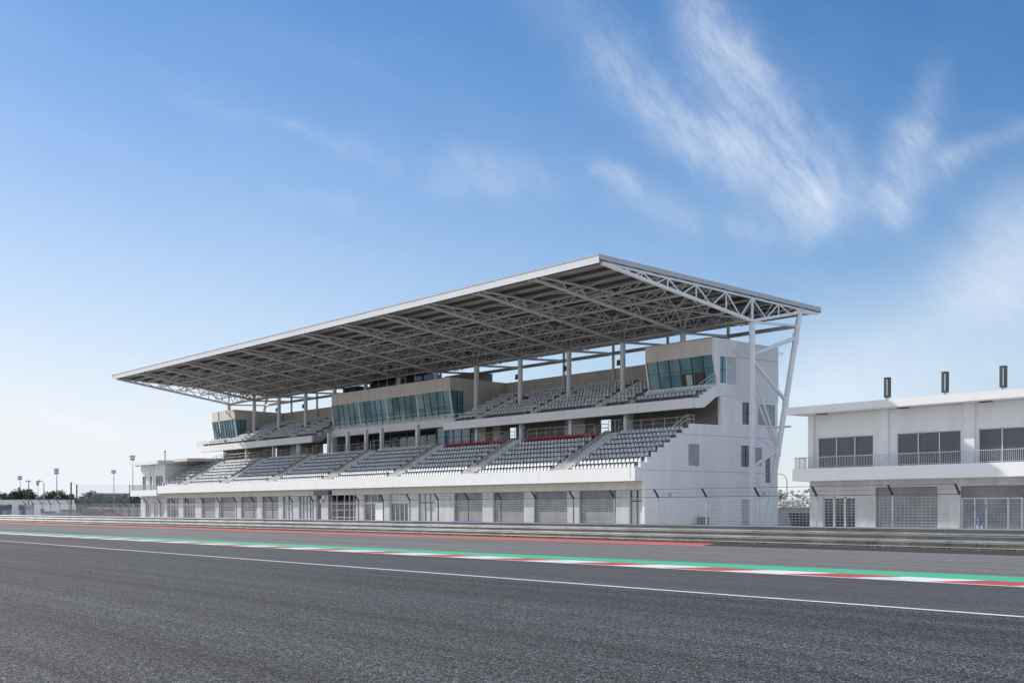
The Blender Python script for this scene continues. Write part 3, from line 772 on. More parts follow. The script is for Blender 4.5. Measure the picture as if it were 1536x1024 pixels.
# ------------------------------------------------------------------ pit buildings
def pit_building(x0, x1, wins, doors, pil, label, posts=(), F=72.0, h=(3.98, 4.9, 4.93, 7.22, 8.98, 9.52)):
    pb = thing('pit_building', ((x0 + x1) / 2, 78, 0), label, 'building')
    YB = F + 1.5; B0, B1, W0, W1, S0, S1 = h
    MB().wall_x(YB, YB + .25, x0, x1, B0 + .02, S0 - .02, [(a, c, W0, W1) for a, c in wins]).box(x0, x0 + .25, YB + .26, 88, 0, S0 - .03).box(x1 - .25, x1, YB + .26, 88, 0, S0 - .03).box(x0, x1, 88, 88.25, 0, S0 - .03).build('wall', WALLW, pb)
    rs = MB().prism([(F - .1, S0), (F - .1, S1), (89, S1 + .23), (89, S0 + .22), (F + 1.4, S0)], x0 - 1.1, x1 + 1).build('roof_slab', WHITE, pb)
    MB().box(x0 - .4, x1 + .5, F - .1, 88, B0, B1).build('balcony', WHITE, pb)
    MB().wall_x(YB + .02, YB + .3, x0 - .9 + .9, x1, 0, B0 - .005, [(a, c, 0, h) for a, c, h, k in doors]).build('garage_wall', PIER, pb)
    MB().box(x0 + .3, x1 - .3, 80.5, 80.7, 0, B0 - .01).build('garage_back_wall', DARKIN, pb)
    for a, c, h, k in doors:
        if k == 'roll':
            d = MB().box(a, c, YB + .16, YB + .22, 0, h).build('roller_door', ROLL, pb)
            MB().box(a + .02, c - .02, YB + .13, YB + .16, .02, .14).build('bottom_bar', DARKM, d)
        else:
            d = MB().box(a, c, YB + .2, YB + .22, 0, h).build('glass_door', DKGLASS, pb)
            q = MB(); n = 3
            for i in range(n + 1): xx = a + (c - a) * i / n; q.box(xx - .07, xx + .07, YB + .1, YB + .2, 0, h)
            q.box(a, c, YB + .1, YB + .2, h - .1, h); q.build('frame', ALU, d)
    for a, c in wins:
        w = MB().box(a, c, YB + .16, YB + .18, W0, W1).build('window', DKGLASS, pb)
        q = MB(); n = 3
        for i in range(n + 1): xx = a + (c - a) * i / n; q.box(xx - .045, xx + .045, YB + .08, YB + .16, W0, W1)
        q.box(a, c, YB + .08, YB + .16, W1 - .06, W1); q.build('frame', ALU, w)
    for a, c in pil: MB().box(a, c, YB - .18, YB - .004, B1, S0 - .01).build('pilaster', WALLW, pb)
    q = MB(); x = x0 - .25
    while x < x1 + .4:
        q.box(x - .012, x + .012, F + .02, F + .045, B1, B1 + .84); x += .14
    q.box(x0 - .3, x1 + .45, F, F + .06, B1 + .84, B1 + .89); q.box(x0 - .3, x1 + .45, F + .015, F + .05, B1 + .07, B1 + .1)
    for y in [F + .1 + .14 * k for k in range(10)]: q.box(x0 - .29, x0 - .265, y, y + .025, B1, B1 + .84)
    q.box(x0 - .3, x0 - .25, F + .07, F + 1.4, B1 + .84, B1 + .89)
    q.build('railing', RAIL, pb)
    for a, c in wins: MB().box((a + c) / 2 - 2.2, (a + c) / 2 - 1.3, F + .9, F + 1.15, S0 - .08, S0 - .005).build('downlight', DARKM, pb)
    for x in posts:
        q = MB(); q.box(x - .19, x + .19, F + .25, F + .6, S1 + .2, S1 + 1.6); q.box(x - .2, x + .2, F + .24, F + .61, S1 + 1.6, S1 + 1.66)
        p = q.build('roof_lantern', DARKM, pb)
        MB().box(x + .06, x + .13, F + .235, F + .25, S1 + .32, S1 + 1.5).build('light_strip', PANELG, p)
        MB().box(x - .12, x - .06, F + .35, F + .5, S1, S1 + .2).box(x + .06, x + .12, F + .35, F + .5, S1, S1 + .2).build('bracket', ALU, p)
    return pb
rw = [(-59.04, -54.00), (-51.91, -46.77), (-45.40, -40.27), (-38.90, -33.77), (-32.40, -27.26)]
pit_building(-59.88, -25, rw, [(-58.6, -55.6, 2.85, 'g'), (-53.8, -48.6, 3.52, 'roll'), (-46.8, -41.6, 3.52, 'roll'), (-39.8, -34.6, 3.52, 'roll'), (-32.8, -27.6, 3.52, 'roll')],
             [(-59.88, -59.35), (-53.37, -52.59), (-46.40, -45.61), (-39.74, -39.01), (-33.24, -32.51)], 'two storey white pit building with dark windows, nearest on the right', (-52.0, -47.3, -42.95), 75.5, (4.08, 5.04, 5.07, 7.48, 9.32, 9.89))
lp = pit_building(-192.6, -182.3, [(-191.8, -190.2), (-189.2, -187.4), (-186.2, -183.2)], [(-190.6, -188.4, 2.8, 'g'), (-187, -185.4, 2.9, 'g'), (-184.6, -183, 2.9, 'g')],
             [(-188.6, -188.3), (-187.3, -186.9)], 'small cream pit building with flat roof at the far left end of the grandstand', ())
MB().prism([(74.5, 9.3), (74.5, 9.75), (88, 9.9), (88, 9.5)], -183.6, -176).build('roof_slab', BEIGE, lp)

# ------------------------------------------------------------------ small things near the fence
t = thing('utility_cabinet', (-74.0, 80, 0), 'small green utility cabinet at the foot of the end wall', 'cabinet')
CABG = mat('cabinet_green', (.16, .21, .17), .55, var=.1, ns=2.)
MB().box(-74.3, -73.7, 79.6, 80.5, .1, 1.15).build('case', CABG, t); MB().box(-74.33, -73.67, 79.57, 80.53, 1.15, 1.2).build('lid', CABG, t); MB().box(-74.28, -73.72, 79.62, 80.48, 0, .1).build('plinth', CONC, t)
MB().box(-73.7, -73.68, 79.66, 80.02, .2, 1.08).box(-73.7, -73.68, 80.06, 80.44, .2, 1.08).build('door', CABG, t)
t = thing('standpipe', (-34.12, 58, 0), 'small blue standpipe valve on two pale legs behind the right end of the fence', 'standpipe')
BLUEP = mat('blue_pipe_paint', (.12, .19, .30), .5, var=.1, ns=3.); bx_ = -34.12
MB().tube((bx_ - .14, 58, 0), (bx_ - .14, 58, 1.05), .035, 10).build('leg', COLM, t); MB().tube((bx_ + .1, 58, 0), (bx_ + .1, 58, 1.05), .035, 10).build('leg', COLM, t)
MB().tube((bx_ - .26, 58, 1.1), (bx_ + .26, 58, 1.1), .045, 10).tube((bx_, 58, 1.08), (bx_, 58, 1.4), .09, 10).tube((bx_, 58, 1.4), (bx_, 58, 1.52), .035, 8).tube((bx_ - .16, 58, 1.3), (bx_ + .16, 58, 1.3), .06, 10).build('valve', BLUEP, t)
t = thing('signal_box', (-101, 56, 0), 'dark navy signal box on a dark post in front of the garages', 'signal')
NAVYP = mat('navy_paint', (.025, .03, .06), .5, var=.15, ns=3.)
MB().box(-101.9, -99.0, 55.8, 56.2, 3.22, 3.66).build('housing', NAVYP, t)
MB().box(-101.5, -101.05, 55.9, 56.2, 0, 3.21).build('post', DARKM, t)
MB().tube((-99.9, 55.9, 2.7), (-99.9, 55.5, 2.62), .22, 12).box(-100.02, -99.78, 55.8, 56.0, 2.9, 3.15).build('lamp', GALVD, t)
MB().box(-99.3, -99.0, 55.95, 56.1, 0, 3.15).build('strut', DARKM, t)

# ------------------------------------------------------------------ far left: wall, cabins, cars, shed, net, masts
WW = mat('boundary_wall_paint', (.72, .72, .71), .8, var=.06, scale=(1, 1, .2), ns=.3)
t = thing('boundary_wall', (-309, 92, 0), 'long white boundary wall behind the parked cabins on the far left', 'wall')
q = MB(); q.add([(-330, 66, 0), (-303.5, 99, 0), (-303.5, 99, 4.15), (-330, 66, 4.15), (-330.2, 66.2, 0), (-303.7, 99.2, 0), (-303.7, 99.2, 4.15), (-330.2, 66.2, 4.15)], [(0, 1, 2, 3), (7, 6, 5, 4), (3, 2, 6, 7), (0, 3, 7, 4), (1, 5, 6, 2)]); q.build('panel', WW, t)
q = MB(); q.add([(-330.1, 65.9, 4.15), (-303.4, 99, 4.15), (-303.4, 99, 4.27), (-330.1, 65.9, 4.27), (-330.3, 66.3, 4.15), (-303.8, 99.3, 4.15), (-303.8, 99.3, 4.27), (-330.3, 66.3, 4.27)], [(0, 1, 2, 3), (7, 6, 5, 4), (3, 2, 6, 7), (0, 3, 7, 4), (1, 5, 6, 2), (0, 4, 5, 1)]); q.build('coping', CONC, t)

CABM = mat('cabin_sheet', (.33, .35, .39), .6, var=.12, ns=.8)
CABD = mat('cabin_roof', (.13, .14, .16), .6, var=.15, ns=.8)
def local(o_, loc, rz): o_.location = loc; o_.rotation_euler = (0, 0, rz)
def cabin(loc, w, label):
    t = thing('site_cabin', (0, 0, 0), label, 'cabin', 'grey cabins by the boundary wall')
    MB().box(-w/2, w/2, -1.2, 1.2, .15, 1.75).build('body', CABM, t)
    MB().box(-w/2 - .1, w/2 + .1, -1.3, 1.3, 1.75, 2.75).prism([(-1.35, 2.75), (1.35, 2.75), (0, 3.0)], -w/2 - .15, w/2 + .15).build('roof', CABD, t)
    d = MB().box(-.4, .45, -1.23, -1.2, .2, 1.7).build('door', CABD, t); MB().box(.28, .36, -1.27, -1.23, .9, 1.0).build('handle', GALVD, d)
    MB().box(-w/2 + .1, w/2 - .1, -1.1, 1.1, 0, .15).build('skid', DARKM, t)
    local(t, loc, math.radians(52)); return t
cabin((-283.2, 76.2, 0), 3.0, 'wider grey site cabin cut by the left edge of the photo')
cabin((-280.4, 80.6, 0), 2.3, 'narrower grey site cabin standing free before the white wall')

CARG = mat('grey_car_paint', (.20, .21, .22), .3, var=.05, ns=2.); CARR = mat('red_car_paint', (.22, .045, .04), .3, var=.05, ns=2.); CARD = mat('dark_car_paint', (.035, .04, .045), .3, var=.05, ns=2.)
TYRE = mat('tyre_rubber', (.02, .02, .02), .8, var=.1, ns=5.)
def car(loc, rz, paintm, suv, label, sc=1.):
    t = thing('parked_car', (0, 0, 0), label, 'car', 'cars parked on the far left')
    H = .25 if suv else 0
    body = [(-2.1, .35), (-2.15, .75 + H * .5), (-1.9, .92 + H), (-1.2, .98 + H), (1.0, .98 + H), (1.9, .88 + H * .8), (2.15, .7 + H * .4), (2.15, .35)]
    MB().prism([(y, z) for y, z in body], -.85, .85, axis='y').build('body', paintm, t)
    cab = [(-1.75, .98 + H), (-1.35, 1.42 + H * 1.6), (.2, 1.46 + H * 1.6), (.95, .98 + H)] if not suv else [(-2.0, .98 + H), (-1.85, 1.45 + H * 1.5), (.3, 1.48 + H * 1.5), (.95, .98 + H)]
    MB().prism(cab, -.74, .74, axis='y').build('cabin', paintm, t)
    zt = cab[1][1] - .08; zb_ = 1.02 + H
    q = MB()
    for s in (-1, 1):
        for a, c in ((cab[0][0] + .25, -.5), (-.4, cab[3][0] - .3)):
            q.box(a, c, s * .742, s * .75, zb_, zt)
    q.build('side_window', DKGLASS, t)
    for y0 in (-.86, .86):
        for x0 in (-1.35, 1.35):
            w = MB().tube((x0, y0 - .11, .32), (x0, y0 + .11, .32), .32, 16).build('wheel', TYRE, t)
            MB().tube((x0, y0 - .115, .32), (x0, y0 + .115, .32), .18, 12).build('rim', ALU, w)
    for s in (-.6, .6):
        MB().box(2.1, 2.17, s - .17, s + .17, .6 + H * .4, .72 + H * .4).build('headlight', PANELG, t)
    MB().box(-2.2, -2.08, -.8, .8, .38, .55).box(2.1, 2.22, -.8, .8, .36, .52).build('bumper', DARKM, t)
    local(t, loc, rz); t.scale = (sc, sc, sc); return t
car((-268.4, 82.7, 0), math.radians(55), CARG, False, 'grey saloon car parked beside the tall net post')
car((-266.0, 85.8, 0), math.radians(50), CARG, True, 'grey high car parked right behind the tall net posts')
car((-243.4, 86.9, 0), math.radians(58), CARR, True, 'red off road car parked under the shed near the pit building', 1.05)
car((-245.0, 83.9, 0), math.radians(60), CARD, True, 'black off road car parked left of the red one', 1.1)

t = thing('notice_board', (-267.5, 80.3, 0), 'small dark notice board on two legs before the white wall', 'board')
MB().box(-267.7, -267.6, 79.9, 80.7, 1.0, 2.0).build('panel', DARKM, t)
for y in (79.95, 80.65): MB().box(-267.69, -267.61, y - .05, y + .05, 0, 1.0).build('leg', GALVD, t)

SHED = mat('shed_green_sheet', (.045, .07, .06), .7, var=.2, ns=.5)
t = thing('parking_shed', (-262, 93, 0), 'dark green open parking shed with many posts on the far left', 'shed')
A, Bv = Vector((-268.4, 87.6, 0)), Vector((-257.0, 101.5, 0)); D = (Bv - A).normalized(); Nn = Vector((-D.y, D.x, 0))
def slab(q, a, c, n0, n1, z0, z1):
    vs = [a + Nn * n0, c + Nn * n0, c + Nn * n1, a + Nn * n1]
    q.add([(v.x, v.y, z0) for v in vs] + [(v.x, v.y, z1) for v in vs], [(0, 3, 2, 1), (4, 5, 6, 7), (0, 1, 5, 4), (1, 2, 6, 5), (2, 3, 7, 6), (3, 0, 4, 7)])
q = MB(); slab(q, A, Bv, -.5, 4.5, 3.5, 4.05); slab(q, A, Bv, -.3, -.15, 3.0, 3.5); q.build('roof', SHED, t)
for k in range(10):
    p = A + D * (.2 + 1.94 * k); q = MB(); slab(q, p, p + D * .22, -.1, .12, 0, 3.0); q.build('post', DARKM, t)
q = MB(); slab(q, A, Bv, 4.2, 4.35, 0, 2.4); q.build('back_panel', WW, t)
q = MB(); slab(q, A + D * 0, A + D * 2.6, .2, .3, 1.6, 3.0); q.build('side_curtain', SHED, t)

NET = bpy.data.materials.new('net_mesh'); NET.use_nodes = True; nt = NET.node_tree
bs = nt.nodes['Principled BSDF']; bs.inputs['Base Color'].default_value = (.40, .42, .44, 1); bs.inputs['Alpha'].default_value = .16; bs.inputs['Roughness'].default_value = .8
t = thing('catch_net', (-250, 86, 0), 'tall fine grey catch net strung between two high dark posts', 'net')
for x, y, h, r in ((-253.6, 81.9, 7.5, .16), (-265.0, 86.8, 7.3, .15), (-245.6, 91.4, 7.0, .1)): MB().tube((x, y, 0), (x, y, h), r, 10).build('post', DARKM, t)
q = MB(); q.add([(-265, 86.8, 3.0), (-245.6, 91.4, 3.0), (-245.6, 91.4, 7.0), (-265, 86.8, 7.2)], [(0, 1, 2, 3)]); q.build('net', NET, t, fix=False)
q = MB(); q.tube((-253.6, 81.9, 7.4), (-265, 86.8, 7.2), .03, 6); q.tube((-265, 86.8, 7.2), (-245.6, 91.4, 7.0), .03, 6); q.build('cable', GALVD, t)

MASTM = mat('mast_grey', (.36, .38, .40), .5, var=.05, ns=1.); LAMPM = mat('lamp_head_grey', (.34, .36, .38), .5, var=.1, ns=2.)
def mast(x, y, h, hw, hh, rows, colsn, r, label, dark=False, vee=False):
    t = thing('floodlight_mast', (x, y, 0), label, 'floodlight', 'floodlight masts behind the circuit')
    MB().tube((x, y, 0), (x, y, h), r * 1.3, 10, r2=r * .7).build('pole', DARKM if dark else MASTM, t)
    q = MB(); f = Vector((.79, -.62, 0)); s = Vector((.62, .79, 0))
    for i in range(rows):
        z = h - hh + hh * (i + .5) / rows
        k = (1 if not vee else .45 + .55 * (i + 1) / rows)
        a = Vector((x, y, z)) - s * hw * k / 2; c = Vector((x, y, z)) + s * hw * k / 2
        q.tube(a, c, .05, 6)
    q.build('crossbar', MASTM, t)
    for i in range(rows):
        for j in range(colsn):
            z = h - hh + hh * (i + .5) / rows; k = (1 if not vee else .45 + .55 * (i + 1) / rows)
            u = ((j + .5) / colsn - .5) * hw * k; w = hw / colsn * .38; zz = hh / rows * .36
            p = Vector((x, y, z)) + s * u + f * .15
            q = MB(); vs = []
            for d in (0, .3):
                for a_, b_ in ((-w, -zz), (w, -zz), (w, zz), (-w, zz)): v = p + s * a_ + f * d; vs.append((v.x, v.y, v.z + b_ - d * .4))
            q.add(vs, [(0, 1, 2, 3), (4, 7, 6, 5), (0, 4, 5, 1), (1, 5, 6, 2), (2, 6, 7, 3), (3, 7, 4, 0)]); q.build('lamp', LAMPM, t)
mast(-437.1, 123.5, 13.6, 1.6, 1.5, 2, 3, .13, 'leftmost floodlight mast, pale with a square head')
mast(-310.9, 89.9, 9.1, 1.3, .35, 1, 2, .13, 'dark T shaped floodlight mast, second from the left', True)
mast(-464.1, 137.6, 12.6, 1.4, 1.8, 3, 2, .1, 'palest floodlight mast with a tapering head', False, True)
mast(-388.3, 120.9, 14.9, 1.5, 1.95, 3, 3, .15, 'tallest left floodlight mast with three rows of lamps')
mast(-396.9, 142.3, 15.0, 1.6, 1.2, 2, 3, .14, 'floodlight mast with a two row head rising behind the catch net')
mast(-324.2, 121.5, 16.8, 1.5, 1.5, 2, 2, .11, 'thin floodlight mast beside the cream pit building', False, True)
t = thing('camera_pole', (-308.5, 92.9, 0), 'grey pole with a curved arm above the white wall', 'pole')
MB().tube((-308.5, 92.9, 0), (-308.5, 92.9, 8.2), .12, 10).path([(-308.5, 92.9, 8.2), (-308.6, 92.6, 8.8), (-308.9, 92.1, 9.0)], .08, 8).build('pole', MASTM, t); MB().box(-309.2, -308.8, 91.7, 92.2, 8.85, 9.1).build('camera', DARKM, t)
t = thing('aerial_post', (-224, 87.2, 9.5), 'short grey post standing on the far pit building roof', 'post')
MB().tube((-187.0, 75.4, 9.5), (-187.0, 75.4, 11.1), .1, 8).box(-187.15, -186.85, 75.25, 75.55, 11.1, 11.3).build('pole', MASTM, t); t.location = (-187, 75.4, 9.5)
for ch in t.children: ch.matrix_parent_inverse = Matrix.Translation((187, -75.4, -9.5))
FARB = mat('far_building_white', (.70, .71, .72), .7, var=.04, ns=.05); FARR = mat('far_building_blue_roof', (.22, .28, .42), .6, var=.05, ns=.05)
t = thing('distant_hall', (-500, 175, 0), 'long low white hall with a blue roof edge on the horizon', 'building')
q = MB(); q.box(-505, -495, 168, 184, 0, 7.6); q.build('wall', FARB, t)
q = MB(); q.box(-505.5, -494.4, 167.4, 184.6, 7.6, 8.5); q.build('roof', FARR, t)
q = MB(); q.box(-494.99, -494.8, 170, 183, 5.2, 6.2); q.build('window', DKGLASS, t)

# ------------------------------------------------------------------ right gap: service road wall, rubble, lamps
t = thing('service_wall', (-86, 104, 0), 'low pale wall behind the raked end column', 'wall')
MB().box(-94, -60, 98, 98.3, 0, 1.9).build('panel', WW, t); MB().box(-94.1, -59.9, 97.95, 98.35, 1.9, 2.0).build('coping', CONC, t)
ROCK = mat('pale_rubble', (.60, .59, .57), .9, var=.12, ns=1.2, bump=.3)
bm = bmesh.new()
for i in range(1000):
    x = random.uniform(-108, -84); y = random.uniform(109, 117); hmax = 4.3 - abs(y - 113) * .35
    z = random.uniform(.2, max(.5, hmax)); r = random.uniform(.14, .42)
    ret = bmesh.ops.create_icosphere(bm, subdivisions=1, radius=r, matrix=Matrix.Translation((x, y, z)) @ Matrix.Diagonal((1, random.uniform(.6, 1), random.uniform(.5, .9), 1)))
    for v in ret['verts']: v.co += Vector((random.uniform(-.12, .12), random.uniform(-.12, .12), random.uniform(-.12, .12))) * r * 1.4
me = bpy.data.meshes.new('rubble_pile'); bm.to_mesh(me); bm.free(); me.materials.append(ROCK)
o = bpy.data.objects.new('rubble_pile', me); COL.objects.link(o); tag(o, 'pale heap of rubble between the grandstand and the right pit building', 'rubble', None, 'stuff')
for x, y, h, lab in ((-103.1, 127.8, 6.6, 'curved arm street lamp, nearer one in the gap right of the grandstand'), (-112.5, 137, 5.0, 'shorter street lamp farther back in the gap right of the grandstand')):
    t = thing('street_lamp', (x, y, 0), lab, 'street lamp')
    MB().tube((x, y, 0), (x, y, h - .8), .07, 8).path([(x, y, h - .8), (x - .2, y - .15, h - .25), (x - .7, y - .5, h), (x - 1.6, y - 1.2, h)], .05, 8).build('pole', MASTM, t)
    MB().prism([(x - 2.3, h - .08), (x - 1.5, h - .1), (x - 1.5, h + .08), (x - 2.2, h + .04)], y - 1.6, y - 1.2, axis='y').build('lamp_head', DARKM, t)
t = thing('equipment_skip', (-74, 92, 0), 'dark equipment skip by the left corner of the right pit building', 'skip')
MB().prism([(-76.5, .5), (-76.9, 1.5), (-73.6, 1.5), (-73.9, .5)], 95.5, 97, axis='y').build('body', CABD, t); MB().box(-76.6, -73.8, 95.6, 96.9, 0, .5).build('base', DARKM, t)

# ------------------------------------------------------------------ trees
def leafmat(name, c0, c1):
    m, nt, b = newmat(name); L = nt.links
    tc = N(nt, 'ShaderNodeTexCoord'); no = N(nt, 'ShaderNodeTexNoise'); no.inputs['Scale'].default_value = 1.3; no.inputs['Detail'].default_value = 3
    L.new(tc.outputs['Object'], no.inputs['Vector'])
    rp = N(nt, 'ShaderNodeValToRGB'); e = rp.color_ramp.elements; e[0].position = .35; e[0].color = (*c0, 1); e[1].position = .65; e[1].color = (*c1, 1)
    L.new(no.outputs['Fac'], rp.inputs[0]); L.new(rp.outputs[0], b.inputs['Base Color']); b.inputs['Roughness'].default_value = .8
    return m
LEAF1 = leafmat('foliage_dark', (.035, .055, .03), (.07, .10, .045)); LEAF2 = leafmat('foliage_olive', (.05, .07, .03), (.10, .13, .05)); LEAF3 = leafmat('foliage_pale', (.13, .14, .11), (.24, .25, .2))
BARK = mat('bark', (.12, .09, .06), .9, var=.2, ns=3.)
def tree_mesh(seed, n=1500):
    rnd = random.Random(seed); cl = []
    for i in range(rnd.randint(9, 13)):
        a = rnd.uniform(0, 2 * PI); rr_ = rnd.uniform(.1, 1.) ; z = rnd.uniform(.32, .92)
        rad = .42 * math.sin(min(1, (1.08 - z) * 1.6) * PI / 2)
        cl.append((math.cos(a) * rr_ * rad, math.sin(a) * rr_ * rad, z, rnd.uniform(.12, .22)))
    q = MB()
    for i in range(n):
        c = rnd.choice(cl); v = Vector((rnd.gauss(0, 1), rnd.gauss(0, 1), rnd.gauss(0, 1))).normalized() * c[3] * rnd.random() ** .4
        p = Vector(c[:3]) + v; s = rnd.uniform(.022, .05)
        u = Vector((rnd.gauss(0, 1), rnd.gauss(0, 1), rnd.gauss(0, 1))).normalized(); w = u.orthogonal().normalized()
        q.add([p - u * s, p + w * s * .6, p + u * s, p - w * s * .6], [(0, 1, 2, 3)])
    tr = MB(); tr.tube((0, 0, 0), (.01, 0, .5), .035, 8, r2=.02)
    for c in cl[:7]: tr.tube((.005, 0, .3), c[:3], .014, 6, r2=.006)
    return q, tr
protos = []
for sd in range(4):
    q, tr = tree_mesh(100 + sd)
    cm = bpy.data.meshes.new('crown'); cm.from_pydata(q.v, [], q.f); cm.materials.append(LEAF1 if sd % 2 else LEAF2)
    tm = bpy.data.meshes.new('trunk'); tm.from_pydata(tr.v, [], tr.f); tm.materials.append(BARK)
    protos.append((cm, tm))
def tree(x, y, h, w, k, label, group='trees along the far left horizon', leaf=None):
    t = thing('tree', (x, y, 0), label, 'tree', group)
    for nme, me in zip(('crown', 'trunk'), protos[k]):
        o = bpy.data.objects.new(nme, me); COL.objects.link(o); o.parent = t
        if leaf and nme == 'crown': o.data = me.copy(); o.data.materials.clear(); o.data.materials.append(leaf)
    t.scale = (w, w, h); t.rotation_euler = (0, 0, random.uniform(0, 6))
    return t
TR = [(-400.5, 105.4, 6.4), (-409.5, 110.0, 7.4), (-418.5, 114.8, 5.6), (-386.1, 107.5, 8.0), (-399.1, 115.2, 8.2), (-413.5, 121.1, 6.6), (-402.1, 119.4, 6.8), (-390.5, 118.0, 6.6), (-383.9, 118.3, 7.4),
      (-377.2, 118.8, 7.4), (-396.1, 127.1, 7.2), (-405.0, 132.0, 5.6), (-413.7, 137.1, 5.8), (-421.9, 142.8, 8.0), (-400.0, 138.3, 7.2), (-418.3, 147.4, 6.8), (-406.9, 145.7, 6.6), (-425.0, 155.1, 7.2), (-408.4, 151.8, 7.0), (-411.6, 155.9, 6.8)]
places = ['at the left edge of the photo', 'at the left edge, right of the first one', 'low behind the wider grey cabin', 'behind the leftmost floodlight mast', 'between the leftmost and the T shaped mast', 'just right of the T shaped mast', 'at the foot of the palest mast', 'right of the palest mast', 'left of the tallest left mast', 'right of the tallest left mast', 'left of the tall net posts', 'between the two tall net posts', 'low, just right of the tall net posts', 'behind the left part of the catch net', 'behind the middle of the catch net', 'behind the middle of the net, farther back', 'left of the mast behind the net', 'right of the mast behind the net', 'left of the cream pit building', 'nearest the cream pit building']
for i, ((x, y, h), pl) in enumerate(zip(TR, places)):
    tree(x, y, h, h * random.uniform(1.0, 1.35), i % 4, 'dark green bushy tree on the horizon ' + pl)
q, tr = tree_mesh(300, 2600)
o_ = MB()
for k in range(60):                                                     # continuous hedge under the trees
    t_ = k / 59; cx, cy = -398 - 22 * t_ + random.uniform(-6, 6), 95 + 65 * t_; sc = random.uniform(4.2, 5.4)
    for i in range(220):
        p = Vector((random.gauss(0, .3), random.gauss(0, .3), random.uniform(.05, .95))); s = random.uniform(.03, .07)
        u = Vector((random.gauss(0, 1), random.gauss(0, 1), random.gauss(0, 1))).normalized(); w = u.orthogonal().normalized()
        o_.add([(cx + (p + d).x * sc, cy + (p + d).y * sc, max(0, (p + d).z * sc)) for d in (-u * s, w * s * .7, u * s, -w * s * .7)], [(0, 1, 2, 3)])
tag(o_.build('hedge', LEAF1, fix=False), 'continuous dark green hedge below the trees on the left horizon', 'hedge', None, 'stuff')
for x, y, h, pl in ((-118, 145, 4.2, 'behind the street lamps'), (-126, 150, 4.8, 'left behind the raked column'), (-110, 150, 4.0, 'next to the right pit building')):
    tree(x, y, h, h * 1.2, 1, 'pale greyish bush in the gap ' + pl, 'bushes in the gap by the right pit building', LEAF3)

# ------------------------------------------------------------------ camera
TH = math.radians(51.85)
cam = bpy.data.cameras.new('camera'); cam.sensor_width = 36; cam.lens = 42.01; cam.shift_y = 251 / 1536; cam.clip_end = 8000
co = bpy.data.objects.new('camera', cam); COL.objects.link(co); co.location = (0, 0, 1.9); co.rotation_euler = (PI / 2, 0, TH); scene.camera = co

# ------------------------------------------------------------------ sun and sky
LD = Vector((1.60, .565, -1.0)).normalized()
sun = bpy.data.lights.new('sun', 'SUN'); sun.energy = 4.4; sun.angle = math.radians(.5); sun.color = (1, .95, .88)
so = bpy.data.objects.new('sun', sun); COL.objects.link(so); so.rotation_euler = LD.to_track_quat('-Z', 'Y').to_euler(); so.location = (-160, -60, 100)
el = math.asin(-LD.z); az = math.atan2(-LD.x, -LD.y)
w = bpy.data.worlds.new('World'); scene.world = w; w.use_nodes = True; nt = w.node_tree; L = nt.links
bg = nt.nodes['Background']; bg.inputs['Strength'].default_value = .13
sky = N(nt, 'ShaderNodeTexSky'); sky.sky_type = 'NISHITA'; sky.sun_disc = False; sky.sun_elevation = el; sky.sun_rotation = az
sky.air_density = 1.0; sky.dust_density = .3; sky.ozone_density = 6.0; sky.altitude = 0
tc = N(nt, 'ShaderNodeTexCoord')
FD, RD = Vector((-math.sin(TH), math.cos(TH), 0)), Vector((math.cos(TH), math.sin(TH), 0))
def M(op, a, c=None, cl=False):
    n = N(nt, 'ShaderNodeMath', operation=op); n.use_clamp = cl
    for i, v in enumerate((a, c)):
        if v is None: continue
        if isinstance(v, (int, float)): n.inputs[i].default_value = v
        else: L.new(v, n.inputs[i])
    return n.outputs[0]
def V(op, a, c=None, scale=None):
    n = N(nt, 'ShaderNodeVectorMath', operation=op)
    for i, v in enumerate((a, c)):
        if v is None: continue
        if isinstance(v, (tuple, Vector)): n.inputs[i].default_value = tuple(v)
        else: L.new(v, n.inputs[i])
    if scale is not None:
        if isinstance(scale, (int, float)): n.inputs['Scale'].default_value = scale
        else: L.new(scale, n.inputs['Scale'])
    return n.outputs['Value'] if op in ('DOT_PRODUCT', 'LENGTH') else n.outputs[0]
SKY_FILL = .6
dirv = tc.outputs['Generated']
df = M('MAXIMUM', V('DOT_PRODUCT', dirv, FD), .02)
u = M('DIVIDE', V('DOT_PRODUCT', dirv, RD), df); v = M('DIVIDE', V('DOT_PRODUCT', dirv, Vector((0, 0, 1))), df)
cx = N(nt, 'ShaderNodeCombineXYZ'); L.new(u, cx.inputs[0]); L.new(v, cx.inputs[1]); P0 = cx.outputs[0]
def noise(vec, scale, detail, rough, dist=0., mscale=(1, 1, 1), rot=0., off=(0, 0, 0)):
    m0 = N(nt, 'ShaderNodeMapping'); m0.inputs['Rotation'].default_value = (0, 0, rot); L.new(vec, m0.inputs[0])
    mp = N(nt, 'ShaderNodeMapping'); mp.inputs['Scale'].default_value = mscale; mp.inputs['Location'].default_value = off
    L.new(m0.outputs[0], mp.inputs[0])
    n = N(nt, 'ShaderNodeTexNoise'); n.inputs['Scale'].default_value = scale; n.inputs['Detail'].default_value = detail; n.inputs['Roughness'].default_value = rough; n.inputs['Distortion'].default_value = dist
    L.new(mp.outputs[0], n.inputs['Vector']); return n
wn = noise(P0, 9, 7, .62)
P = V('ADD', P0, V('SCALE', V('SUBTRACT', wn.outputs['Color'], (.5, .5, .5)), scale=.06))
def q2(px, py): return Vector(((px - 768) / 1792.5, (763 - py) / 1792.5, 0))
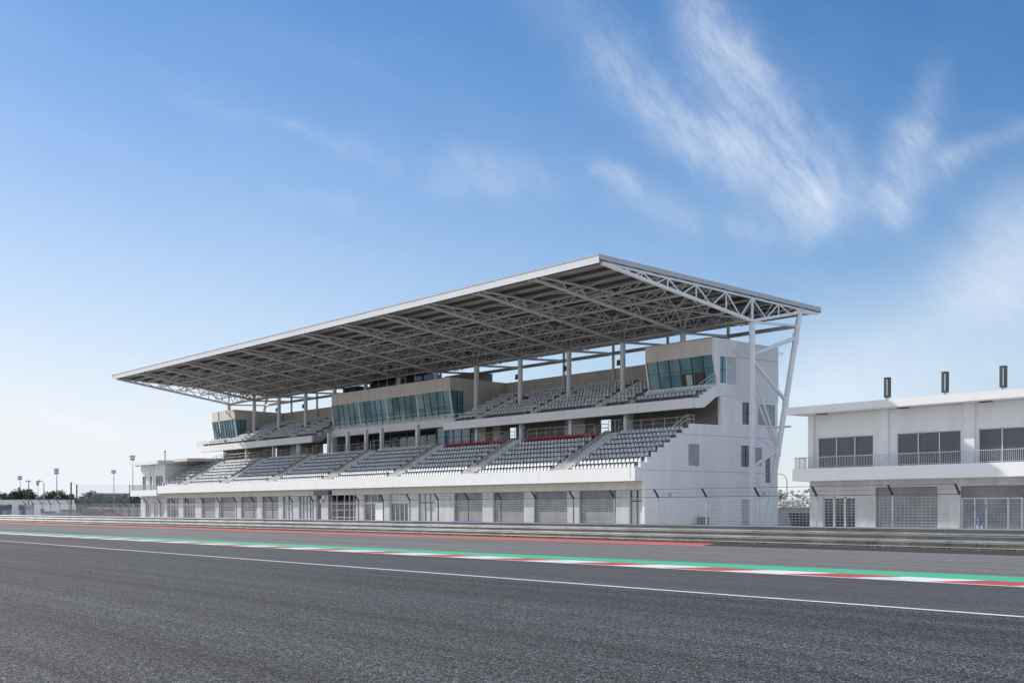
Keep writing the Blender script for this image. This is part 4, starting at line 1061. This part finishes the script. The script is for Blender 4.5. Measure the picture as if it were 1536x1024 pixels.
SEG = [((820, -10), (940, 110), 50, .25), ((920, 95), (1010, 165), 42, .5), ((985, 150), (1080, 205), 34, .8), ((1060, 195), (1150, 225), 36, .85), ((1130, 215), (1205, 290), 46, .9), ((1190, 265), (1226, 335), 30, .75),
       ((1030, -40), (1075, 50), 42, .5), ((1060, 30), (1115, 120), 32, .6), ((1105, 80), (1150, 180), 26, .65), ((1080, 90), (1140, 190), 55, .35), ((1150, 190), (1200, 260), 50, .55), ((1190, 200), (1270, 285), 50, .42),
       ((1400, 120), (1370, 215), 26, .35), ((1365, 195), (1345, 310), 32, .62), ((1540, 190), (1420, 245), 18, .4), ((1430, 235), (1345, 310), 34, .42), ((1310, 310), (1350, 335), 24, .4),
       ((690, 245), (800, 275), 36, .3), ((895, 248), (950, 285), 14, .5), ((940, 280), (1040, 320), 24, .3), ((1105, 328), (1150, 332), 20, .5), ((650, 285), (760, 290), 22, .2),
       ((1540, 340), (1500, 420), 60, .25), ((260, 138), (450, 178), 14, .12), ((440, 178), (590, 245), 14, .2), ((400, 293), (530, 297), 14, .16), ((0, 610), (160, 632), 14, .4)]
SOFT = [((1540, 430), (1240, 560), 85, .38), ((1540, 560), (1200, 620), 70, .42), ((1540, 330), (1480, 440), 70, .3)]
def field(seg):
    tot = None
    for a, c, wd, st_ in seg:
        A_, B_ = q2(*a), q2(*c); d = B_ - A_
        r = V('SUBTRACT', P, A_); t_ = M('MULTIPLY', V('DOT_PRODUCT', r, d), 1 / d.length_squared, True)
        dl = V('LENGTH', V('SUBTRACT', r, V('SCALE', d, scale=t_)))
        k = M('DIVIDE', dl, wd / 1792.5)
        g = M('MULTIPLY', M('POWER', 2.718, M('MULTIPLY', M('MULTIPLY', k, k), -1.)), st_)
        tot = g if tot is None else M('SUBTRACT', M('ADD', tot, g), M('MULTIPLY', tot, g))
    return tot
tot = field(SEG); soft = field(SOFT)
n1 = noise(P0, 8, 14, .74, .5, (1, 2.6, 1), math.radians(45))
n2 = noise(P, 5, 8, .6, .2, (1, 3, 1), math.radians(18), (4, 2, 0))
n3 = noise(P0, 16, 14, .78, .5, (1, 2.0, 1), math.radians(72), (7, 3, 0))
n4 = noise(P0, 14, 12, .72, .6, (1, 5.0, 1), math.radians(52), (1, 9, 0))
tex = N(nt, 'ShaderNodeMapRange'); tex.inputs[1].default_value = .37; tex.inputs[2].default_value = .68; tex.clamp = True
L.new(M('ADD', M('ADD', M('MULTIPLY', n1.outputs['Fac'], .42), M('MULTIPLY', n3.outputs['Fac'], .30)), M('MULTIPLY', n4.outputs['Fac'], .28)), tex.inputs[0])
veil = N(nt, 'ShaderNodeMapRange'); veil.inputs[1].default_value = .45; veil.inputs[2].default_value = .8; veil.inputs[4].default_value = .22; veil.clamp = True; L.new(n2.outputs['Fac'], veil.inputs[0])
cl = M('ADD', M('MULTIPLY', tot, M('ADD', M('MULTIPLY', tex.outputs[0], .64), .06)), M('ADD', M('MULTIPLY', veil.outputs[0], .25), M('MULTIPLY', soft, M('ADD', M('MULTIPLY', tex.outputs[0], .25), .6))), True)
HS = N(nt, 'ShaderNodeHueSaturation'); HS.inputs['Saturation'].default_value = 1.36; HS.inputs['Value'].default_value = .86
L.new(sky.outputs[0], HS.inputs['Color'])
hz = N(nt, 'ShaderNodeMix'); hz.data_type = 'RGBA'                               # pale haze layer low on the horizon
elev = M('MAXIMUM', V('DOT_PRODUCT', dirv, Vector((0, 0, 1))), 0.)
side = M('MAXIMUM', M('SUBTRACT', .95, M('MULTIPLY', V('DOT_PRODUCT', dirv, RD), 1.15)), .45)          # thicker toward the sun
L.new(M('MAXIMUM', M('MULTIPLY', M('POWER', 2.718, M('MULTIPLY', elev, -1 / .2)), side), M('MULTIPLY', M('POWER', 2.718, M('MULTIPLY', elev, -1 / .085)), 1.0), True), hz.inputs['Factor'])
sky_fill = N(nt, 'ShaderNodeMix'); sky_fill.data_type = 'RGBA'                           # bright fill light added in the unseen sky behind and beside the viewer
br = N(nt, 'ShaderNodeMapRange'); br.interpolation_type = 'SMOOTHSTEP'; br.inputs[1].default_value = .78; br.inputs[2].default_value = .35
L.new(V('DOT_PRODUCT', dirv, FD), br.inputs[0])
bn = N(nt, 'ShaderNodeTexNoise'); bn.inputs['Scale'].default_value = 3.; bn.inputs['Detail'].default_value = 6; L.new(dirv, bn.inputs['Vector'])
L.new(M('MULTIPLY', br.outputs[0], M('MULTIPLY', bn.outputs['Fac'], SKY_FILL), True), sky_fill.inputs['Factor'])
def wire(node, a_, b_):
    for i in node.inputs:
        if i.name == 'A' and i.type == 'RGBA': L.new(a_, i)
        if i.name == 'B' and i.type == 'RGBA': i.default_value = b_
    return [o_ for o_ in node.outputs if o_.type == 'RGBA'][0]
base = wire(sky_fill, wire(hz, HS.outputs[0], (6.2, 6.5, 6.85, 1)), (10.5, 10.6, 10.8, 1))
mix = N(nt, 'ShaderNodeMix'); mix.data_type = 'RGBA';
L.new(cl, mix.inputs['Factor']); 
for i in mix.inputs:
    if i.name == 'A' and i.type == 'RGBA': L.new(base, i)
    if i.name == 'B' and i.type == 'RGBA': i.default_value = (7.2, 7.5, 7.9, 1)
out = [o_ for o_ in mix.outputs if o_.type == 'RGBA'][0]
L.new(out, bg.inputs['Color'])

vs = scene.view_settings; vs.view_transform = 'Standard'; vs.look = 'None'; vs.exposure = 0.1; vs.gamma = 1.0; vs.use_curve_mapping = False
